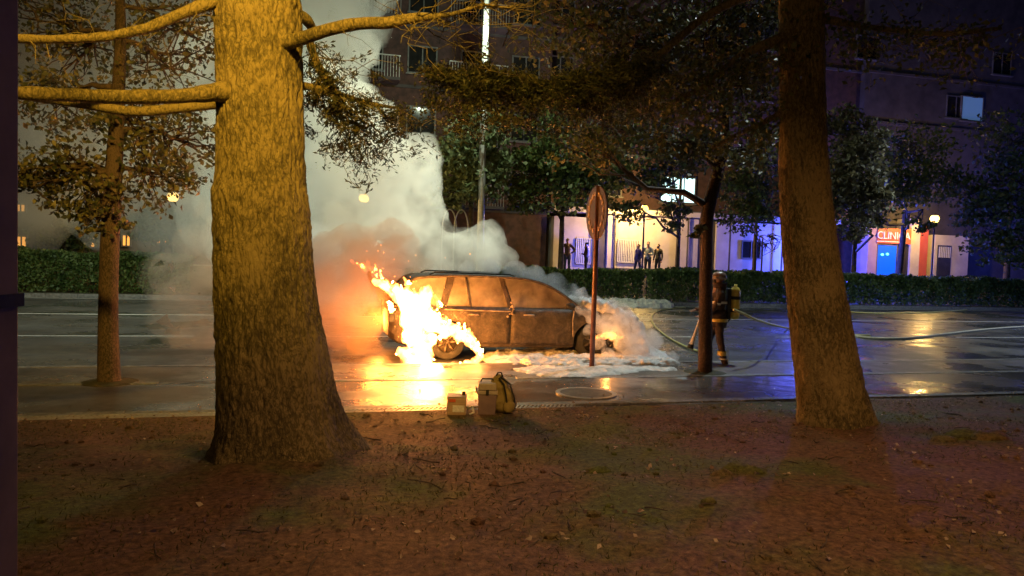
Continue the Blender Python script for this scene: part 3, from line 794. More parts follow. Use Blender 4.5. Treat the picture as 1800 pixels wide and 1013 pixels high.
# ================================================================== LAMPS
M_globe = emit('sodium_globe', (1.0, 0.60, 0.10), 4)
M_globe3 = emit('sodium_globe_in_smoke', (1.0, 0.62, 0.10), 34)
M_globe2 = emit('sodium_globe_strong', (1.0, 0.62, 0.13), 6)
def globe_lamp(label, px, py, Y, power, strong=False, rad=.19, col=(1.0, .60, .17)):
    c = onY(px, py, Y)
    zb = 1.05 if Y > 33.4 else verge_z(c.x, Y)
    t = thing('street_lamp', label, 'street lamp', (c.x, Y, zb), 'globe lamps on the far pavement')
    MB().lathe([(.09, zb - .05), (.09, zb + .5), (.055, zb + .6), (.045, c.z - rad - .1), (.10, c.z - rad - .05), (.10, c.z - rad + .03)], (c.x, Y, 0), 14).build('pole', M_metaldark, t, smooth=True)
    MB().ball(c, rad, 3).build('globe', M_globe3 if px == 640 else M_globe2 if strong else M_globe, t, smooth=True)
    MB().lathe([(.02, c.z + rad + .06), (rad * .7, c.z + rad * .78), (.1, c.z + rad * .95), (.02, c.z + rad + .065)], (c.x, Y, 0), 14).build('cap', M_metaldark, t, smooth=True)
    lamp('globe_light', (c.x, Y + rad + .14, c.z), power, col, .1)
    return t
globe_lamp('globe lamp glowing yellow in front of the pale wall by the bystanders', 1133, 367, 35.0, 1000)
globe_lamp('brightest globe lamp, right of the clinic shopfront', 1643, 385, 34.6, 600, True, .24)
globe_lamp('globe lamp shining over the left hedge', 304, 346, 33.0, 260, True, .22)
globe_lamp('globe lamp seen as a small disc through the smoke beside the thick trunk', 640, 348, 26.5 + 3.2, 160, True, .19)
# tall mast
mc = onY(845, 400, 29.6); mt = onY(857, -60, 29.6)
t = thing('lamp_mast', 'tall pale steel lighting mast rising out of the smoke', 'lamp mast', (mc.x, 29.6, .15))
MB().tube([(mc.x, 29.6, .1), (mc.x, 29.6, 3), (mt.x, 29.6, mt.z)], [.17, .15, .115], 16).build('pole', M_galv, t, smooth=True)
MB().tube([(mt.x, 29.6, mt.z - .05), (mt.x, 29.0, mt.z + .35), (mt.x, 27.6, mt.z + .6)], [.07, .06, .05], 10).build('arm', M_galv, t, smooth=True)
MB().box(mt.x - .16, mt.x + .16, 26.9, 27.7, mt.z + .5, mt.z + .66).build('lamp_head', M_galv, t, bevel=.03)
# curved short railing / arched rods beside the smoke
t = thing('bicycle_rack', 'pair of thin arched metal hoops at the edge of the smoke', 'rack', onY(798, 400, 30.5))
for dx in (0, .5):
    c = onY(790, 395, 30.6)
    MB().tube([(c.x + dx + .3 * math.cos(a_), 30.6, 2.9 + .9 * math.sin(a_)) for a_ in np.linspace(PI, 0, 14)], .03, 8).build('hoop', surf('brass_hoop%d' % (dx * 2), (.3, .2, .08), (.4, .28, .1), 4, .4, 0, metal=.5) if False else M_galv, t, smooth=True)
    MB().box(c.x + dx - .33, c.x + dx - .27, 30.57, 30.63, .2, 2.9).build('upright', M_galv, t)

# ================================================================== SIGN POST
sb = G(1040, 650, .12); sd = depth(sb)
t = thing('road_sign', 'oval-looking round sign on a rusty red post in front of the burning car', 'road sign', sb)
M_post = surf('red_painted_post', (.12, .04, .035), (.22, .09, .075), 9, .45, .2, 60, .003)
M_sign = surf('sign_face', (.055, .035, .025), (.12, .065, .045), 10, .45, .5, 45, .006)
top = P(1047, 415, sd)
MB().tube([sb + Vector((0, 0, -.05)), Vector((sb.x, sb.y, top.z)), Vector((sb.x, sb.y, P(1048, 328, sd).z))], [.042, .042, .040], 14).build('post', M_post, t, smooth=True)
c = P(1049, 374, sd - .07); rot = Matrix.Rotation(R(-15 - 74), 3, 'Z')
rs = 48 / FPX * sd
MB().lathe([(.001, -.012), (rs * .98, -.012), (rs, 0), (rs * .98, .012), (rs * .9, .012), (rs * .88, .006), (.001, .006)], c, 40, 'Y', rot).build('sign_disc', M_sign, t, smooth=False)
em = MB()
for k in range(16):
    a_ = 2 * PI * k / 16 + .1
    q = rot @ Vector((rs * .68 * math.cos(a_), -.02, rs * .68 * math.sin(a_)))
    em.box(-.02, .02, -.008, .008, -.035, .035, Matrix.Translation(c + q) @ rot.to_4x4() @ Matrix.Rotation(random.uniform(-.6, .6), 4, 'Y'))
em.lathe([(rs * .66, -.016), (rs * .70, -.016), (rs * .70, -.010), (rs * .66, -.010), (rs * .66, -.016)], c, 40, 'Y', rot, cap=False)
em.build('embossing', surf('worn_white', (.45, .3, .2), (.6, .42, .3), 12, .5, 0), t)
q = P(1046, 411, sd - .05)
MB().box(-.16, .16, -.01, .01, -.07, .07, Matrix.Translation(q) @ rot.to_4x4()).build('plate', M_sign, t, bevel=.004)

# ================================================================== CAR
car = thing('estate_car', 'burnt-out brown estate car, its tail in flames and its bonnet under foam', 'car', (3.75, 14.35, 0))
CX0, CY0, CL, CW = 1.33, 13.45, 4.85, 1.82          # rear bumper x, near side y
def cp(u, v, z): return Vector((CX0 + u, CY0 + v, z))
m, nt, b = newmat('burnt_paint')
v = coords(nt)
n1 = node(nt, 'ShaderNodeTexNoise', Scale=4.5, Detail=10, Roughness=.78, Distortion=.5); nt.links.new(v, n1.inputs['Vector'])
n2 = node(nt, 'ShaderNodeTexNoise', Scale=28, Detail=5, Roughness=.7); nt.links.new(v, n2.inputs['Vector'])
nt.links.new(ramp(nt, n1.outputs['Fac'], [(.3, (.014, .011, .010)), (.46, (.04, .03, .025)), (.6, (.085, .065, .05)), (.70, (.30, .27, .24))]), b.inputs['Base Color'])
nt.links.new(ramp(nt, n2.outputs['Fac'], [(.3, g3(.35)), (.7, g3(.8))]), b.inputs['Roughness'])
bp = node(nt, 'ShaderNodeBump', Strength=.8, Distance=.02); nt.links.new(n2.outputs['Fac'], bp.inputs['Height']); nt.links.new(bp.outputs[0], b.inputs['Normal'])
M_burn = m
M_soot = surf('soot', g3(.012), g3(.035), 9, .8, .4, 40, .01)
m = surf('haze_pane', (.13, .11, .09), (.42, .37, .32), 2.2, .5, .3, 20, .02, detail=9)  # pale colour stands in for smoke haze in the glassless openings
nt = m.node_tree; out = nt.nodes['Material Output']; ms = node(nt, 'ShaderNodeMixShader'); ms.inputs[0].default_value = .72
tp = node(nt, 'ShaderNodeBsdfTransparent'); nt.links.new(tp.outputs[0], ms.inputs[1]); nt.links.new(nt.nodes['Principled BSDF'].outputs[0], ms.inputs[2]); nt.links.new(ms.outputs[0], out.inputs['Surface'])
M_hazepane = m
M_trim = surf('scorched_trim', (.14, .10, .07), (.42, .34, .26), 10, .45, .2, 40, .004)
# lower body: cross-sections along the length
def halfw(u):
    e = min(u, CL - u); t_ = max(0, min(1, e / .55)); return (CW / 2) * (0.80 + 0.20 * math.sqrt(1 - (1 - t_) ** 2))
def topz(u):
    return float(np.interp(u, [0, .10, .5, 3.55, 3.75, 4.2, 4.6, 4.78, 4.85], [.88, 1.0, 1.02, .98, .96, .91, .84, .74, .62]))
def botz(u):
    return float(np.interp(u, [0, .15, .5, 4.4, 4.75, 4.85], [.42, .30, .22, .20, .25, .34]))
body = MB(); us = list(np.linspace(0, CL, 60)); rings = []
for u in us:
    w = halfw(u); zt = topz(u); zb = botz(u); sec = []
    H = zt - zb
    prof = [(0, zb), (.75, zb), (.93, zb + .04), (.985, zb + .14), (.97, zb + H * .30), (1.0, zb + H * .52), (1.0, zb + H * .72), (.975, zb + H * .90), (.95, zt - .015), (.88, zt), (.0, zt + .015)]
    pr = [(s_ * w, z) for s_, z in prof]
    full = [(-a_, z) for a_, z in pr] + [(a_, z) for a_, z in reversed(pr[1:-1])]
    rings.append(len(body.v))
    for y, z in full: body.v.append(tuple(cp(u, CW / 2 + y, z)))
nn = 20
for i in range(len(us) - 1):
    for k in range(nn):
        a_ = rings[i] + k; b_ = rings[i] + (k + 1) % nn
        body.f.append((a_, b_, b_ + nn, a_ + nn))
body.f.append(tuple(range(nn))); body.f.append(tuple(range(rings[-1], rings[-1] + nn)))
RWU, FWU, WR = 1.08, 3.95, .335
bo = body.build('body', M_burn, car, smooth=True)
cut = MB()
for uu in (RWU, FWU):
    for (ya, yb) in ((-.15, .42), (CW - .42, CW + .15)):
        cc = cp(uu, 0, WR)
        cut.lathe([(.41, ya), (.41, yb)], (cc.x, CY0, cc.z), 32, 'Y')
cu = cut.build('cutter', M_soot)
cabin = MB().box(CX0 + .62, CX0 + 3.5, CY0 + .14, CY0 + CW - .14, .5, 1.3).build('cutter', M_soot)
for q in (cu, cabin):
    md_ = bo.modifiers.new('b', 'BOOLEAN'); md_.operation = 'DIFFERENCE'; md_.object = q; md_.solver = 'EXACT'
apply_mods(bo)
for q in (cu, cabin): bpy.data.objects.remove(q)
bo.data.materials.clear(); bo.data.materials.append(M_burn)
try: bo.data.set_sharp_from_angle(angle=R(35))
except Exception: pass
# greenhouse side line (u, z): roof rail and belt line
ROOF = [(.10, 1.03), (.22, 1.25), (.40, 1.46), (.62, 1.53), (1.2, 1.565), (2.0, 1.565), (2.6, 1.53), (3.0, 1.43), (3.35, 1.24), (3.68, 1.0)]
def inset(z): return .07 + .26 * max(0, (z - 1.0)) / .56 * .55
def side(u, z, far=False):
    v_ = inset(z); return cp(u, CW - v_ if far else v_, z)
for far in (False, True):
    sp = spline([(u, z) for u, z in ROOF], 5)
    mb = MB(); mb.tube([side(q[0], q[1], far) for q in sp], .028, 8)
    mb.build('roof_frame', M_burn, car, smooth=True)
    for (pa, pb, wd) in (((.98, 1.0), (1.16, 1.555), .13), ((2.28, .98), (2.10, 1.56), .09)):
        a_, b_ = pa, pb
        qs = [side(a_[0] - wd / 2, a_[1], far), side(a_[0] + wd / 2, a_[1], far), side(b_[0] + wd / 2, b_[1], far), side(b_[0] - wd / 2, b_[1], far)]
        off = Vector((0, .05 if not far else -.05, 0))
        pm = MB(); pm.add(qs + [x + off for x in qs], [(0, 1, 2, 3), (7, 6, 5, 4), (0, 4, 5, 1), (1, 5, 6, 2), (2, 6, 7, 3), (3, 7, 4, 0)])
        pm.build('pillar', M_burn, car, bevel=.008)
    # thin window division bar in the rear door, and bright weather strips
    mb = MB(); mb.tube([side(1.50, 1.0, far), side(1.42, 1.55, far)], .018, 6); mb.build('window_bar', M_burn, car)
    # panes coloured like the smoke haze in the openings
    def pane(uz, nm='window'):
        vs = [side(u, z, far) + Vector((0, .015 if not far else -.015, 0)) for u, z in uz]
        off = Vector((0, .006 if not far else -.006, 0)); n_ = len(vs)
        pm = MB(); pm.add(vs + [x + off for x in vs], [tuple(range(n_)), tuple(reversed(range(n_, 2 * n_)))] + [(i, (i + 1) % n_, (i + 1) % n_ + n_, i + n_) for i in range(n_)])
        return pm.build(nm, M_hazepane, car)
    pane([(.22, 1.0), (.92, 1.0), (1.08, 1.55), (.62, 1.53), (.40, 1.46)])
    pane([(1.05, 1.0), (1.48, 1.0), (1.41, 1.56), (1.23, 1.56)])
    pane([(1.52, 1.0), (2.23, .99), (2.06, 1.56), (1.44, 1.56)])
    pane([(2.34, .99), (3.60, .98), (3.35, 1.22), (3.0, 1.41), (2.6, 1.51), (2.16, 1.555)])
# roof skin, windscreen, tailgate
def strip(name, line, mat, crown=.03, th=.02):
    mb = MB(); n_ = 9; L = len(line)
    for lay in (0, 1):
        for u, z in line:
            a_ = side(u, z); b_ = side(u, z, True)
            for k in range(n_):
                t_ = k / (n_ - 1); q = a_.lerp(b_, t_); q.z += crown * math.sin(PI * t_) - lay * th
                mb.v.append(tuple(q))
    for i in range(L - 1):
        for k in range(n_ - 1):
            p0 = i * n_ + k
            mb.f.append((p0, p0 + 1, p0 + n_ + 1, p0 + n_)); o_ = L * n_
            mb.f.append((o_ + p0 + n_, o_ + p0 + n_ + 1, o_ + p0 + 1, o_ + p0))
    return mb.build(name, mat, car, smooth=True)
strip('roof', [(.40, 1.47), (.62, 1.54), (1.2, 1.575), (2.0, 1.575), (2.6, 1.54)], M_burn, .04)
strip('windscreen', [(2.62, 1.53), (3.0, 1.43), (3.35, 1.24), (3.66, 1.0)], M_hazepane, .03)
strip('tailgate', [(.10, 1.03), (.22, 1.25), (.40, 1.46)], M_hazepane, .02)
# doors: proud skins with panel gaps and handles
def skin(u0, u1, z0, z1, nm):
    mb = MB(); nu, nz = 14, 10
    for j in range(nz + 1):
        for i in range(nu + 1):
            u = u0 + (u1 - u0) * i / nu; z = z0 + (z1 - z0) * j / nz
            if nm == 'rear_door' and z < .8:       # follow the wheel arch
                u = max(u, RWU + math.sqrt(max(0, .47 ** 2 - (z - WR) ** 2)))
            zt = topz(u); zb = botz(u); H = zt - zb; w = halfw(u)
            f_ = float(np.interp(z, [zb + .04, zb + .14, zb + H * .30, zb + H * .52, zb + H * .72, zb + H * .90, zt], [.93, .985, .97, 1.0, 1.0, .975, .945]))
            mb.v.append(tuple(cp(u, CW / 2 - w * f_ - .012, z)))
    for j in range(nz):
        for i in range(nu):
            a_ = j * (nu + 1) + i; mb.f.append((a_, a_ + 1, a_ + nu + 2, a_ + nu + 1))
    o = mb.build(nm, M_burn, car, smooth=True, fix=False)
    s_ = o.modifiers.new('s', 'SOLIDIFY'); s_.thickness = .02; s_.offset = -1
    apply_mods(o); return o
d1 = skin(1.16, 2.26, .30, .98, 'rear_door')
d2 = skin(2.285, 3.52, .28, .97, 'front_door')
for d_ in (d1, d2): displace(d_, .012, 3.2, 3, 5)
for d_, u in ((d1, 1.45), (d2, 2.52)):
    mb = MB(); mb.tube([cp(u, -.02, .86), cp(u + .02, -.05, .865), cp(u + .18, -.05, .86), cp(u + .2, -.02, .855)], .016, 8); mb.build('handle', M_trim, d_, smooth=True)
MB().tube([cp(1.0, -.012, .95), cp(2.2, -.02, .925), cp(2.26, -.02, .93)], .012, 6).build('belt_strip', M_trim, car)
MB().tube([cp(3.53, -.005, .95), cp(3.50, -.02, .75), cp(3.52, -.01, .45)], [.016, .012, .01], 6).build('door_edge', M_trim, car)
# melted mirror and hinge debris
mb = MB(); mb.ball(cp(3.42, -.10, 1.04), (.10, .07, .07), 2).ball(cp(3.5, -.03, 1.0), (.08, .06, .05), 2)
o = mb.build('wing_mirror', M_soot, car); remesh(o, .015, 2); displace(o, .02, 14, 3)
mb = MB()
for _ in range(12): mb.ball(cp(2.28 + random.gauss(0, .035), -.02, .98 + random.gauss(0, .06)), random.uniform(.015, .03), 1)
o = mb.build('melted_trim', M_trim, car)
# wheels
M_rim = surf('burnt_rim', (.06, .05, .045), (.16, .13, .10), 12, .5, .4, 40, .005, metal=.5)
def wheel(u, v_, far):
    w = thing('wheel', None, None, cp(u, v_, WR)); w.parent = car; w.matrix_parent_inverse = world(car).inverted()
    cc = cp(u, v_, WR)
    MB().lathe([(.20, -.11), (.30, -.115), (WR - .01, -.09), (WR, -.04), (WR, .04), (WR - .01, .09), (.30, .115), (.20, .11), (.19, .0), (.20, -.11)], cc, 40, 'Y', cap=False).build('tyre', M_soot, w, smooth=True)
    r = MB(); s_ = 1 if far else -1
    r.lathe([(.01, -.02), (.19, -.02), (.19, .02), (.01, .02)], cc, 32, 'Y')
    r.lathe([(.205, -.09), (.205, .09)], cc, 32, 'Y') if False else None
    r.lathe([(.01, .02 * s_), (.06, .05 * s_), (.06, .0), (.01, .0)], cc, 16, 'Y')
    for k in range(7):
        a_ = 2 * PI * k / 7
        d_ = Vector((math.cos(a_), 0, math.sin(a_)))
        r.tube([cc + d_ * .04 + Vector((0, .04 * s_, 0)), cc + d_ * .21 + Vector((0, .06 * s_, 0))], [.028, .020], 6)
    for k in range(32):
        a_ = 2 * PI * k / 32; b_ = 2 * PI * (k + 1) / 32
        r.tube([cc + Vector((math.cos(a_) * .215, .06 * s_, math.sin(a_) * .215)), cc + Vector((math.cos(b_) * .215, .06 * s_, math.sin(b_) * .215))], .02, 5, cap=False)
    r.build('rim', M_rim, w, smooth=True)
for u in (RWU, FWU):
    wheel(u, .14, False); wheel(u, CW - .14, True)
# seats inside
for u in (1.5, 2.55):
    for v_ in (.5, 1.3):
        s_ = MB(); s_.box(CX0 + u, CX0 + u + .5, CY0 + v_ - .24, CY0 + v_ + .24, .5, .64).box(CX0 + u - .12, CX0 + u + .03, CY0 + v_ - .22, CY0 + v_ + .22, .6, 1.16).box(CX0 + u - .10, CX0 + u, CY0 + v_ - .13, CY0 + v_ + .13, 1.18, 1.34)
        s_.build('seat', M_soot, car, bevel=.03)
# lamps, bumpers, roof rails
MB().ball(cp(4.66, .16, .66), (.14, .10, .08), 3).build('headlight', M_rim, car, smooth=True)
MB().ball(cp(4.66, CW - .16, .66), (.14, .10, .08), 3).build('headlight', M_rim, car, smooth=True)
for v_ in (.13, CW - .13): MB().box(CX0 - .01, CX0 + .10, CY0 + v_ - .07, CY0 + v_ + .07, .70, 1.0).build('tail_light', M_soot, car, bevel=.02)
for v_ in (.30, CW - .30):
    mb = MB(); mb.tube([cp(.75, v_, 1.575), cp(.85, v_, 1.62), cp(2.3, v_, 1.61), cp(2.4, v_, 1.575)], .014, 8); mb.build('roof_rail', M_soot, car, smooth=True)

# ================================================================== FIRE, SMOKE, FOAM
def flame(name, label, blobs, vox, disp, mat, cat='fire', tongues=()):
    mb = MB()
    for (px, py, d, r) in blobs: mb.ball(P(px, py, d), r / FPX * d, 2)
    for tg in tongues:
        sp = spline([(*P(q[0], q[1], q[2]), q[3] / FPX * q[2]) for q in tg], 5)
        mb.tube([q[:3] for q in sp], [max(.008, q[3]) for q in sp], 8)
    o = mb.build(name, mat); remesh(o, vox, 1); displace(o, disp, 9, 5, 3.0, (1, 1, .55))
    return tag(o, label, cat)
M_flame = volmat('flame_volume', (0, 0, 0), 0.0, 6.5, .36, .60, emis=(1.0, .31, .06), estr=130, elow=.03)
D = 12.65
_r = random.Random(8)
LICKS = []
for _ in range(34):
    x0 = _r.uniform(680, 835); y0 = {0: 600}.get(0) - (70 - max(0, x0 - 720) * .7 if x0 < 775 else 20) + _r.uniform(-30, 20)
    if x0 > 780: y0 = 575 + (x0 - 780) * .5
    L = _r.uniform(10, 26); lean = _r.uniform(-14, 4); dd_ = D + _r.uniform(-.15, .2)
    LICKS.append([(x0, y0, dd_, 5), (x0 + lean * .3, y0 - L * .5, dd_, 3), (x0 + lean, y0 - L, dd_, 1.5)])
flame('car_fire', 'white-hot flames pouring from the rear wheel and tail of the car',
      [(728, 560, D, 26), (728, 590, D, 22), (738, 532, D, 18), (715, 528, D, 18), (755, 565, D + .05, 20), (742, 618, D, 20), (732, 634, D, 20), (782, 580, D, 13), (698, 513, D, 10), (756, 598, D, 13)],
      .02, .06, M_flame,
      tongues=[[(735, 560, D, 22), (712, 525, D, 17), (688, 508, D, 11), (668, 500, D, 7), (655, 494, D, 3)],
               [(735, 560, D, 22), (742, 530, D, 15), (750, 512, D, 9), (753, 500, D, 2)],
               [(740, 565, D, 20), (780, 575, D, 12), (812, 590, D, 11), (833, 608, D, 9), (842, 626, D, 7), (825, 638, D, 5), (790, 643, D, 5), (760, 647, D, 7), (740, 648, D, 13)],
               [(700, 618, D, 5), (725, 624, D, 14), (760, 634, D - .1, 10)],
               [(705, 612, D, 7), (714, 640, D, 8), (735, 654, D, 10), (755, 650, D, 5)]] + LICKS)
_m = MB()
for _ in range(45):
    c_ = P(_r.gauss(700, 45), _r.uniform(430, 610), D + _r.uniform(-.4, 1.0)); _m.add([c_ + Vector(k_) * _r.uniform(.004, .010) for k_ in ((1, 0, 0), (-.5, .8, 0), (-.5, -.8, 0), (0, 0, 2.0))], [(0, 1, 2), (0, 3, 1), (1, 3, 2), (2, 3, 0)])
tag(_m.build('sparks', emit('spark', (1.0, .3, .05), 6), fix=False), 'orange sparks flying up round the burning tail', 'sparks', kind='stuff')
M_flame2 = volmat('flame_wisp_volume', (0, 0, 0), 0.0, 9.0, .48, .62, emis=(1.0, .14, .02), estr=16)
WL = []
for _ in range(16):
    x0 = _r.gauss(655, 12); y0 = 488 - (675 - x0) * .35 + _r.uniform(-12, 6); L = _r.uniform(8, 20); d_ = D + _r.uniform(.1, .5); ln = _r.uniform(-14, 3)
    WL.append([(x0, y0, d_, 2.5), (x0 + ln * .4, y0 - L * .5, d_, 3.2), (x0 + ln, y0 - L, d_, 1)])
flame('fire_wisp', 'ragged red tongues of flame torn off above the tail of the car', [(660, 486, D + .2, 4)], .014, .03, M_flame2, tongues=WL)
M_flame3 = volmat('small_flame_volume', (0, 0, 0), 0.0, 14.0, .42, .6, emis=(1.0, .34, .08), estr=40)
flame('engine_fire', 'small orange glow burning in the open front wheel arch under the foam', [(1062, 590, 14.2, 7), (1075, 592, 14.2, 6), (1052, 593, 14.2, 5)], .02, .03, M_flame3, tongues=[[(1045, 597, 14.2, 3), (1065, 588, 14.2, 6), (1090, 594, 14.25, 4), (1098, 590, 14.2, 2)]])
lamp('engine_fire_light', P(1068, 592, 13.95), 6, FIRE, .05)

def puffs(name, label, blobs, vox, mat, kids=9, seed=1, lvl=2, disp=.05, dscale=1.5):
    rnd = random.Random(seed); mb = MB()
    def grow(c, r, l):
        mb.ball(c, r, 2)
        if l == 0: return
        for _ in range(kids):
            d_ = Vector((rnd.gauss(0, 1), rnd.gauss(0, 1), rnd.gauss(0, 1))).normalized()
            grow(c + d_ * r * .86, r * rnd.uniform(.28, .48), l - 1)
    for (px, py, r, d) in blobs: grow(P(px, py, d), r / FPX * d, lvl)
    o = mb.build(name, mat, fix=False); remesh(o, vox, 1); displace(o, disp, dscale, 4, seed)
    return tag(o, label, 'smoke', kind='stuff')
M_smoke = volmat('dense_smoke', (.94, .94, .92), 1.7, 1.7, .36, .62, aniso=.0, dlow=.12)
puffs('smoke', 'thick pale billowing smoke rising behind the burning car', 
      [(700, 430, 62, 17), (650, 390, 80, 18), (735, 385, 50, 17.5), (700, 320, 78, 18), (732, 275, 42, 18), (640, 290, 95, 19), (590, 350, 90, 19), (600, 440, 80, 17.5), (560, 240, 110, 20), (630, 215, 65, 20), (560, 120, 95, 21.5), (600, 50, 80, 22), (620, -20, 75, 22), (545, 480, 80, 17), (620, 510, 55, 16.8), (500, 0, 130, 23), (460, 300, 110, 20), (440, 420, 80, 18), (460, 150, 120, 22),
       (835, 440, 46, 17.5), (862, 420, 32, 17.5), (790, 448, 46, 17.5), (885, 455, 24, 17.2), (755, 470, 40, 17)], .12, M_smoke, 9, 4, 2, .16, 1.3)
M_bank = volmat('drifting_smoke', (.93, .93, .90), .35, .35, .35, .62, dlow=.12)
puffs('smoke_bank', 'grey smoke drifting away behind the young tree on the left', [(360, 230, 150, 25), (220, 200, 170, 27), (90, 200, 170, 28), (300, 60, 170, 27), (130, 50, 180, 28), (0, 150, 160, 28), (400, 380, 90, 22), (300, 400, 70, 24), (60, 360, 80, 27), (180, 380, 60, 26)], .3, M_bank, 6, 7, 1, .3, .5)
M_drift = volmat('low_smoke', (.80, .70, .62), .75, 1.0, .40, .64, dlow=.0)
puffs('low_smoke', 'thin low smoke spilling over the road beside the thick trunk', [(560, 560, 70, 14.2), (620, 590, 60, 14), (480, 560, 90, 14.5), (380, 520, 85, 15), (320, 560, 60, 15), (350, 600, 60, 14.5), (400, 440, 80, 16), (300, 500, 50, 15.5), (640, 530, 50, 14.3)], .12, M_drift, 8, 9, 1, .38, .6)
M_shadedsoot = volmat('shaded_soot_smoke', (.62, .46, .36), 1.6, 1.5, .34, .60, dlow=.15)  # soot brown, also darkened in colour for the unlit lower smoke
puffs('shaded_soot_smoke', 'brown-red sooty smoke boiling up right above the flames, its shade put into the colour', [(640, 540, 50, 14.6), (580, 460, 50, 15.4), (560, 540, 50, 14.8), (690, 410, 30, 15.6), (600, 500, 60, 15), (660, 470, 46, 14.6), (700, 450, 40, 15), (730, 470, 30, 15.2), (590, 570, 45, 14.4), (620, 440, 50, 15.4), (640, 600, 30, 14.2)], .07, M_shadedsoot, 8, 31, 2, .08, 1.5)
M_thin = volmat('steam', (.95, .97, .97), 2.6, 2.2, .38, .62, dlow=.2)
puffs('steam', 'thin grey steam streaming off the roof and windscreen of the car', [(905, 478, 22, 15.0), (940, 484, 20, 15), (975, 500, 22, 15), (1005, 520, 22, 15), (1030, 540, 20, 14.9), (860, 474, 20, 15.2), (820, 476, 18, 15.2), (1050, 560, 16, 14.8)], .04, M_thin, 7, 12, 1, .03, 3)

# foam
m, nt, b = newmat('foam')
v = coords(nt)
n1 = node(nt, 'ShaderNodeTexNoise', Scale=9, Detail=8, Roughness=.7); nt.links.new(v, n1.inputs['Vector'])
nt.links.new(ramp(nt, n1.outputs['Fac'], [(.35, g3(.45)), (.6, g3(.8))]), b.inputs['Base Color'])
b.inputs['Roughness'].default_value = .55
bp = node(nt, 'ShaderNodeBump', Strength=.8, Distance=.03); nt.links.new(n1.outputs['Fac'], bp.inputs['Height']); nt.links.new(bp.outputs[0], b.inputs['Normal'])
M_foam = m
def foam_patch(name, label, pxs, z0=0.0, hmax=.09, thick=20, seed=0):
    """foam lying on the ground inside a pixel outline"""
    pts2 = [G(x, y, z0) for x, y in pxs]
    from mathutils.geometry import intersect_point_tri_2d
    xs = [p.x for p in pts2]; ys = [p.y for p in pts2]
    st = .035; nx = int((max(xs) - min(xs)) / st) + 2; ny = int((max(ys) - min(ys)) / st) + 2
    def inside(x, y):
        c_ = False; j = len(pts2) - 1; dm = 9
        for i in range(len(pts2)):
            a_, b_ = pts2[i], pts2[j]
            if (a_.y > y) != (b_.y > y) and x < (b_.x - a_.x) * (y - a_.y) / (b_.y - a_.y) + a_.x: c_ = not c_
            ab = Vector((b_.x - a_.x, b_.y - a_.y)); ap = Vector((x - a_.x, y - a_.y)); t_ = max(0, min(1, ap.dot(ab) / max(1e-9, ab.length_squared)))
            dm = min(dm, (ap - ab * t_).length); j = i
        return dm if c_ else -dm
    mb = MB()
    for j in range(ny):
        for i in range(nx):
            x = min(xs) + i * st; y = min(ys) + j * st
            d_ = inside(x, y) + .22 * noise.fractal(Vector((x * 1.6, y * 3, seed)), 1, 2, 3)
            h = -0.03 if d_ < 0 else hmax * min(1, math.sqrt(d_ / .35)) * (.65 + .5 * noise.fractal(Vector((x * 3.5, y * 5, seed)), 1, 2, 4)) + .015 * noise.noise(Vector((x * 22, y * 22, 1)))
            mb.v.append((x, y, z0 + h))
    for j in range(ny - 1):
        for i in range(nx - 1):
            a_ = j * nx + i; q = (a_, a_ + 1, a_ + nx + 1, a_ + nx)
            if max(mb.v[k][2] for k in q) > z0 - .025: mb.f.append(q)
    o = mb.build(name, M_foam, smooth=True, fix=False)
    return tag(o, label, 'foam', kind='stuff')
foam_patch('foam', 'white firefighting foam pooled on the road along the car sill', [(845, 628), (860, 622), (960, 618), (1050, 612), (1130, 600), (1175, 632), (1200, 642), (1150, 655), (1080, 652), (1020, 660), (960, 652), (900, 655), (860, 645)], 0.0, .17)
foam_patch('foam', 'pale foam washed over the kerb round the foot of the sign post', [(900, 650), (960, 645), (1060, 643), (1140, 645), (1185, 650), (1120, 656), (1040, 664), (980, 664), (930, 658)], .12, .075, seed=8)
foam_patch('foam', 'peach-lit foam heaped along the far kerb behind the sign post', [(1058, 522), (1090, 520), (1180, 528), (1182, 541), (1120, 541), (1060, 534)], .02, .26, seed=4)
mb = MB(); rk = random.Random(77)
for i in range(230):
    x_ = rk.uniform(G(905, 640).x, G(1160, 640).x); mb.ball((x_, rk.uniform(12.02, 12.75), rk.uniform(.06, .15)), (rk.uniform(.07, .2), rk.uniform(.06, .14), rk.uniform(.03, .07)), 1)
o = mb.build('foam', M_foam); remesh(o, .025, 1); displace(o, .03, 8, 4, 6); tag(o, 'lumpy foam ridge lodged against the near kerb beside the car', 'foam', kind='stuff')
# foam blanket over the bonnet and the spray falling from it
mb = MB(); rnd = random.Random(5)
for i in range(240):
    t_ = rnd.random(); u = 3.75 + 1.25 * t_; arc = math.sin(t_ * PI * .5)
    z = 1.05 - .05 * t_ - .75 * max(0, t_ - .35) ** 1.5
    mb.ball(cp(u, rnd.uniform(-.08, CW * .9), z + rnd.uniform(-.03, .05)), rnd.uniform(.04, .12), 1)
for i in range(170):
    a_ = rnd.uniform(0, 1); mb.ball(cp(4.85 + .25 * a_ + rnd.gauss(0, .05), rnd.uniform(-.05, 1.2), .75 * (1 - a_) + .05), rnd.uniform(.03, .09), 1)
o = mb.build('foam_blanket', M_foam); remesh(o, .03, 1); displace(o, .035, 9, 4, 2)
tag(o, 'frothy foam blanket pouring over the bonnet and nose of the car', 'foam', kind='stuff')
M_mist = volmat('spray_mist', (.97, .98, .98), 6, 7.0, .40, .66, dlow=.5)
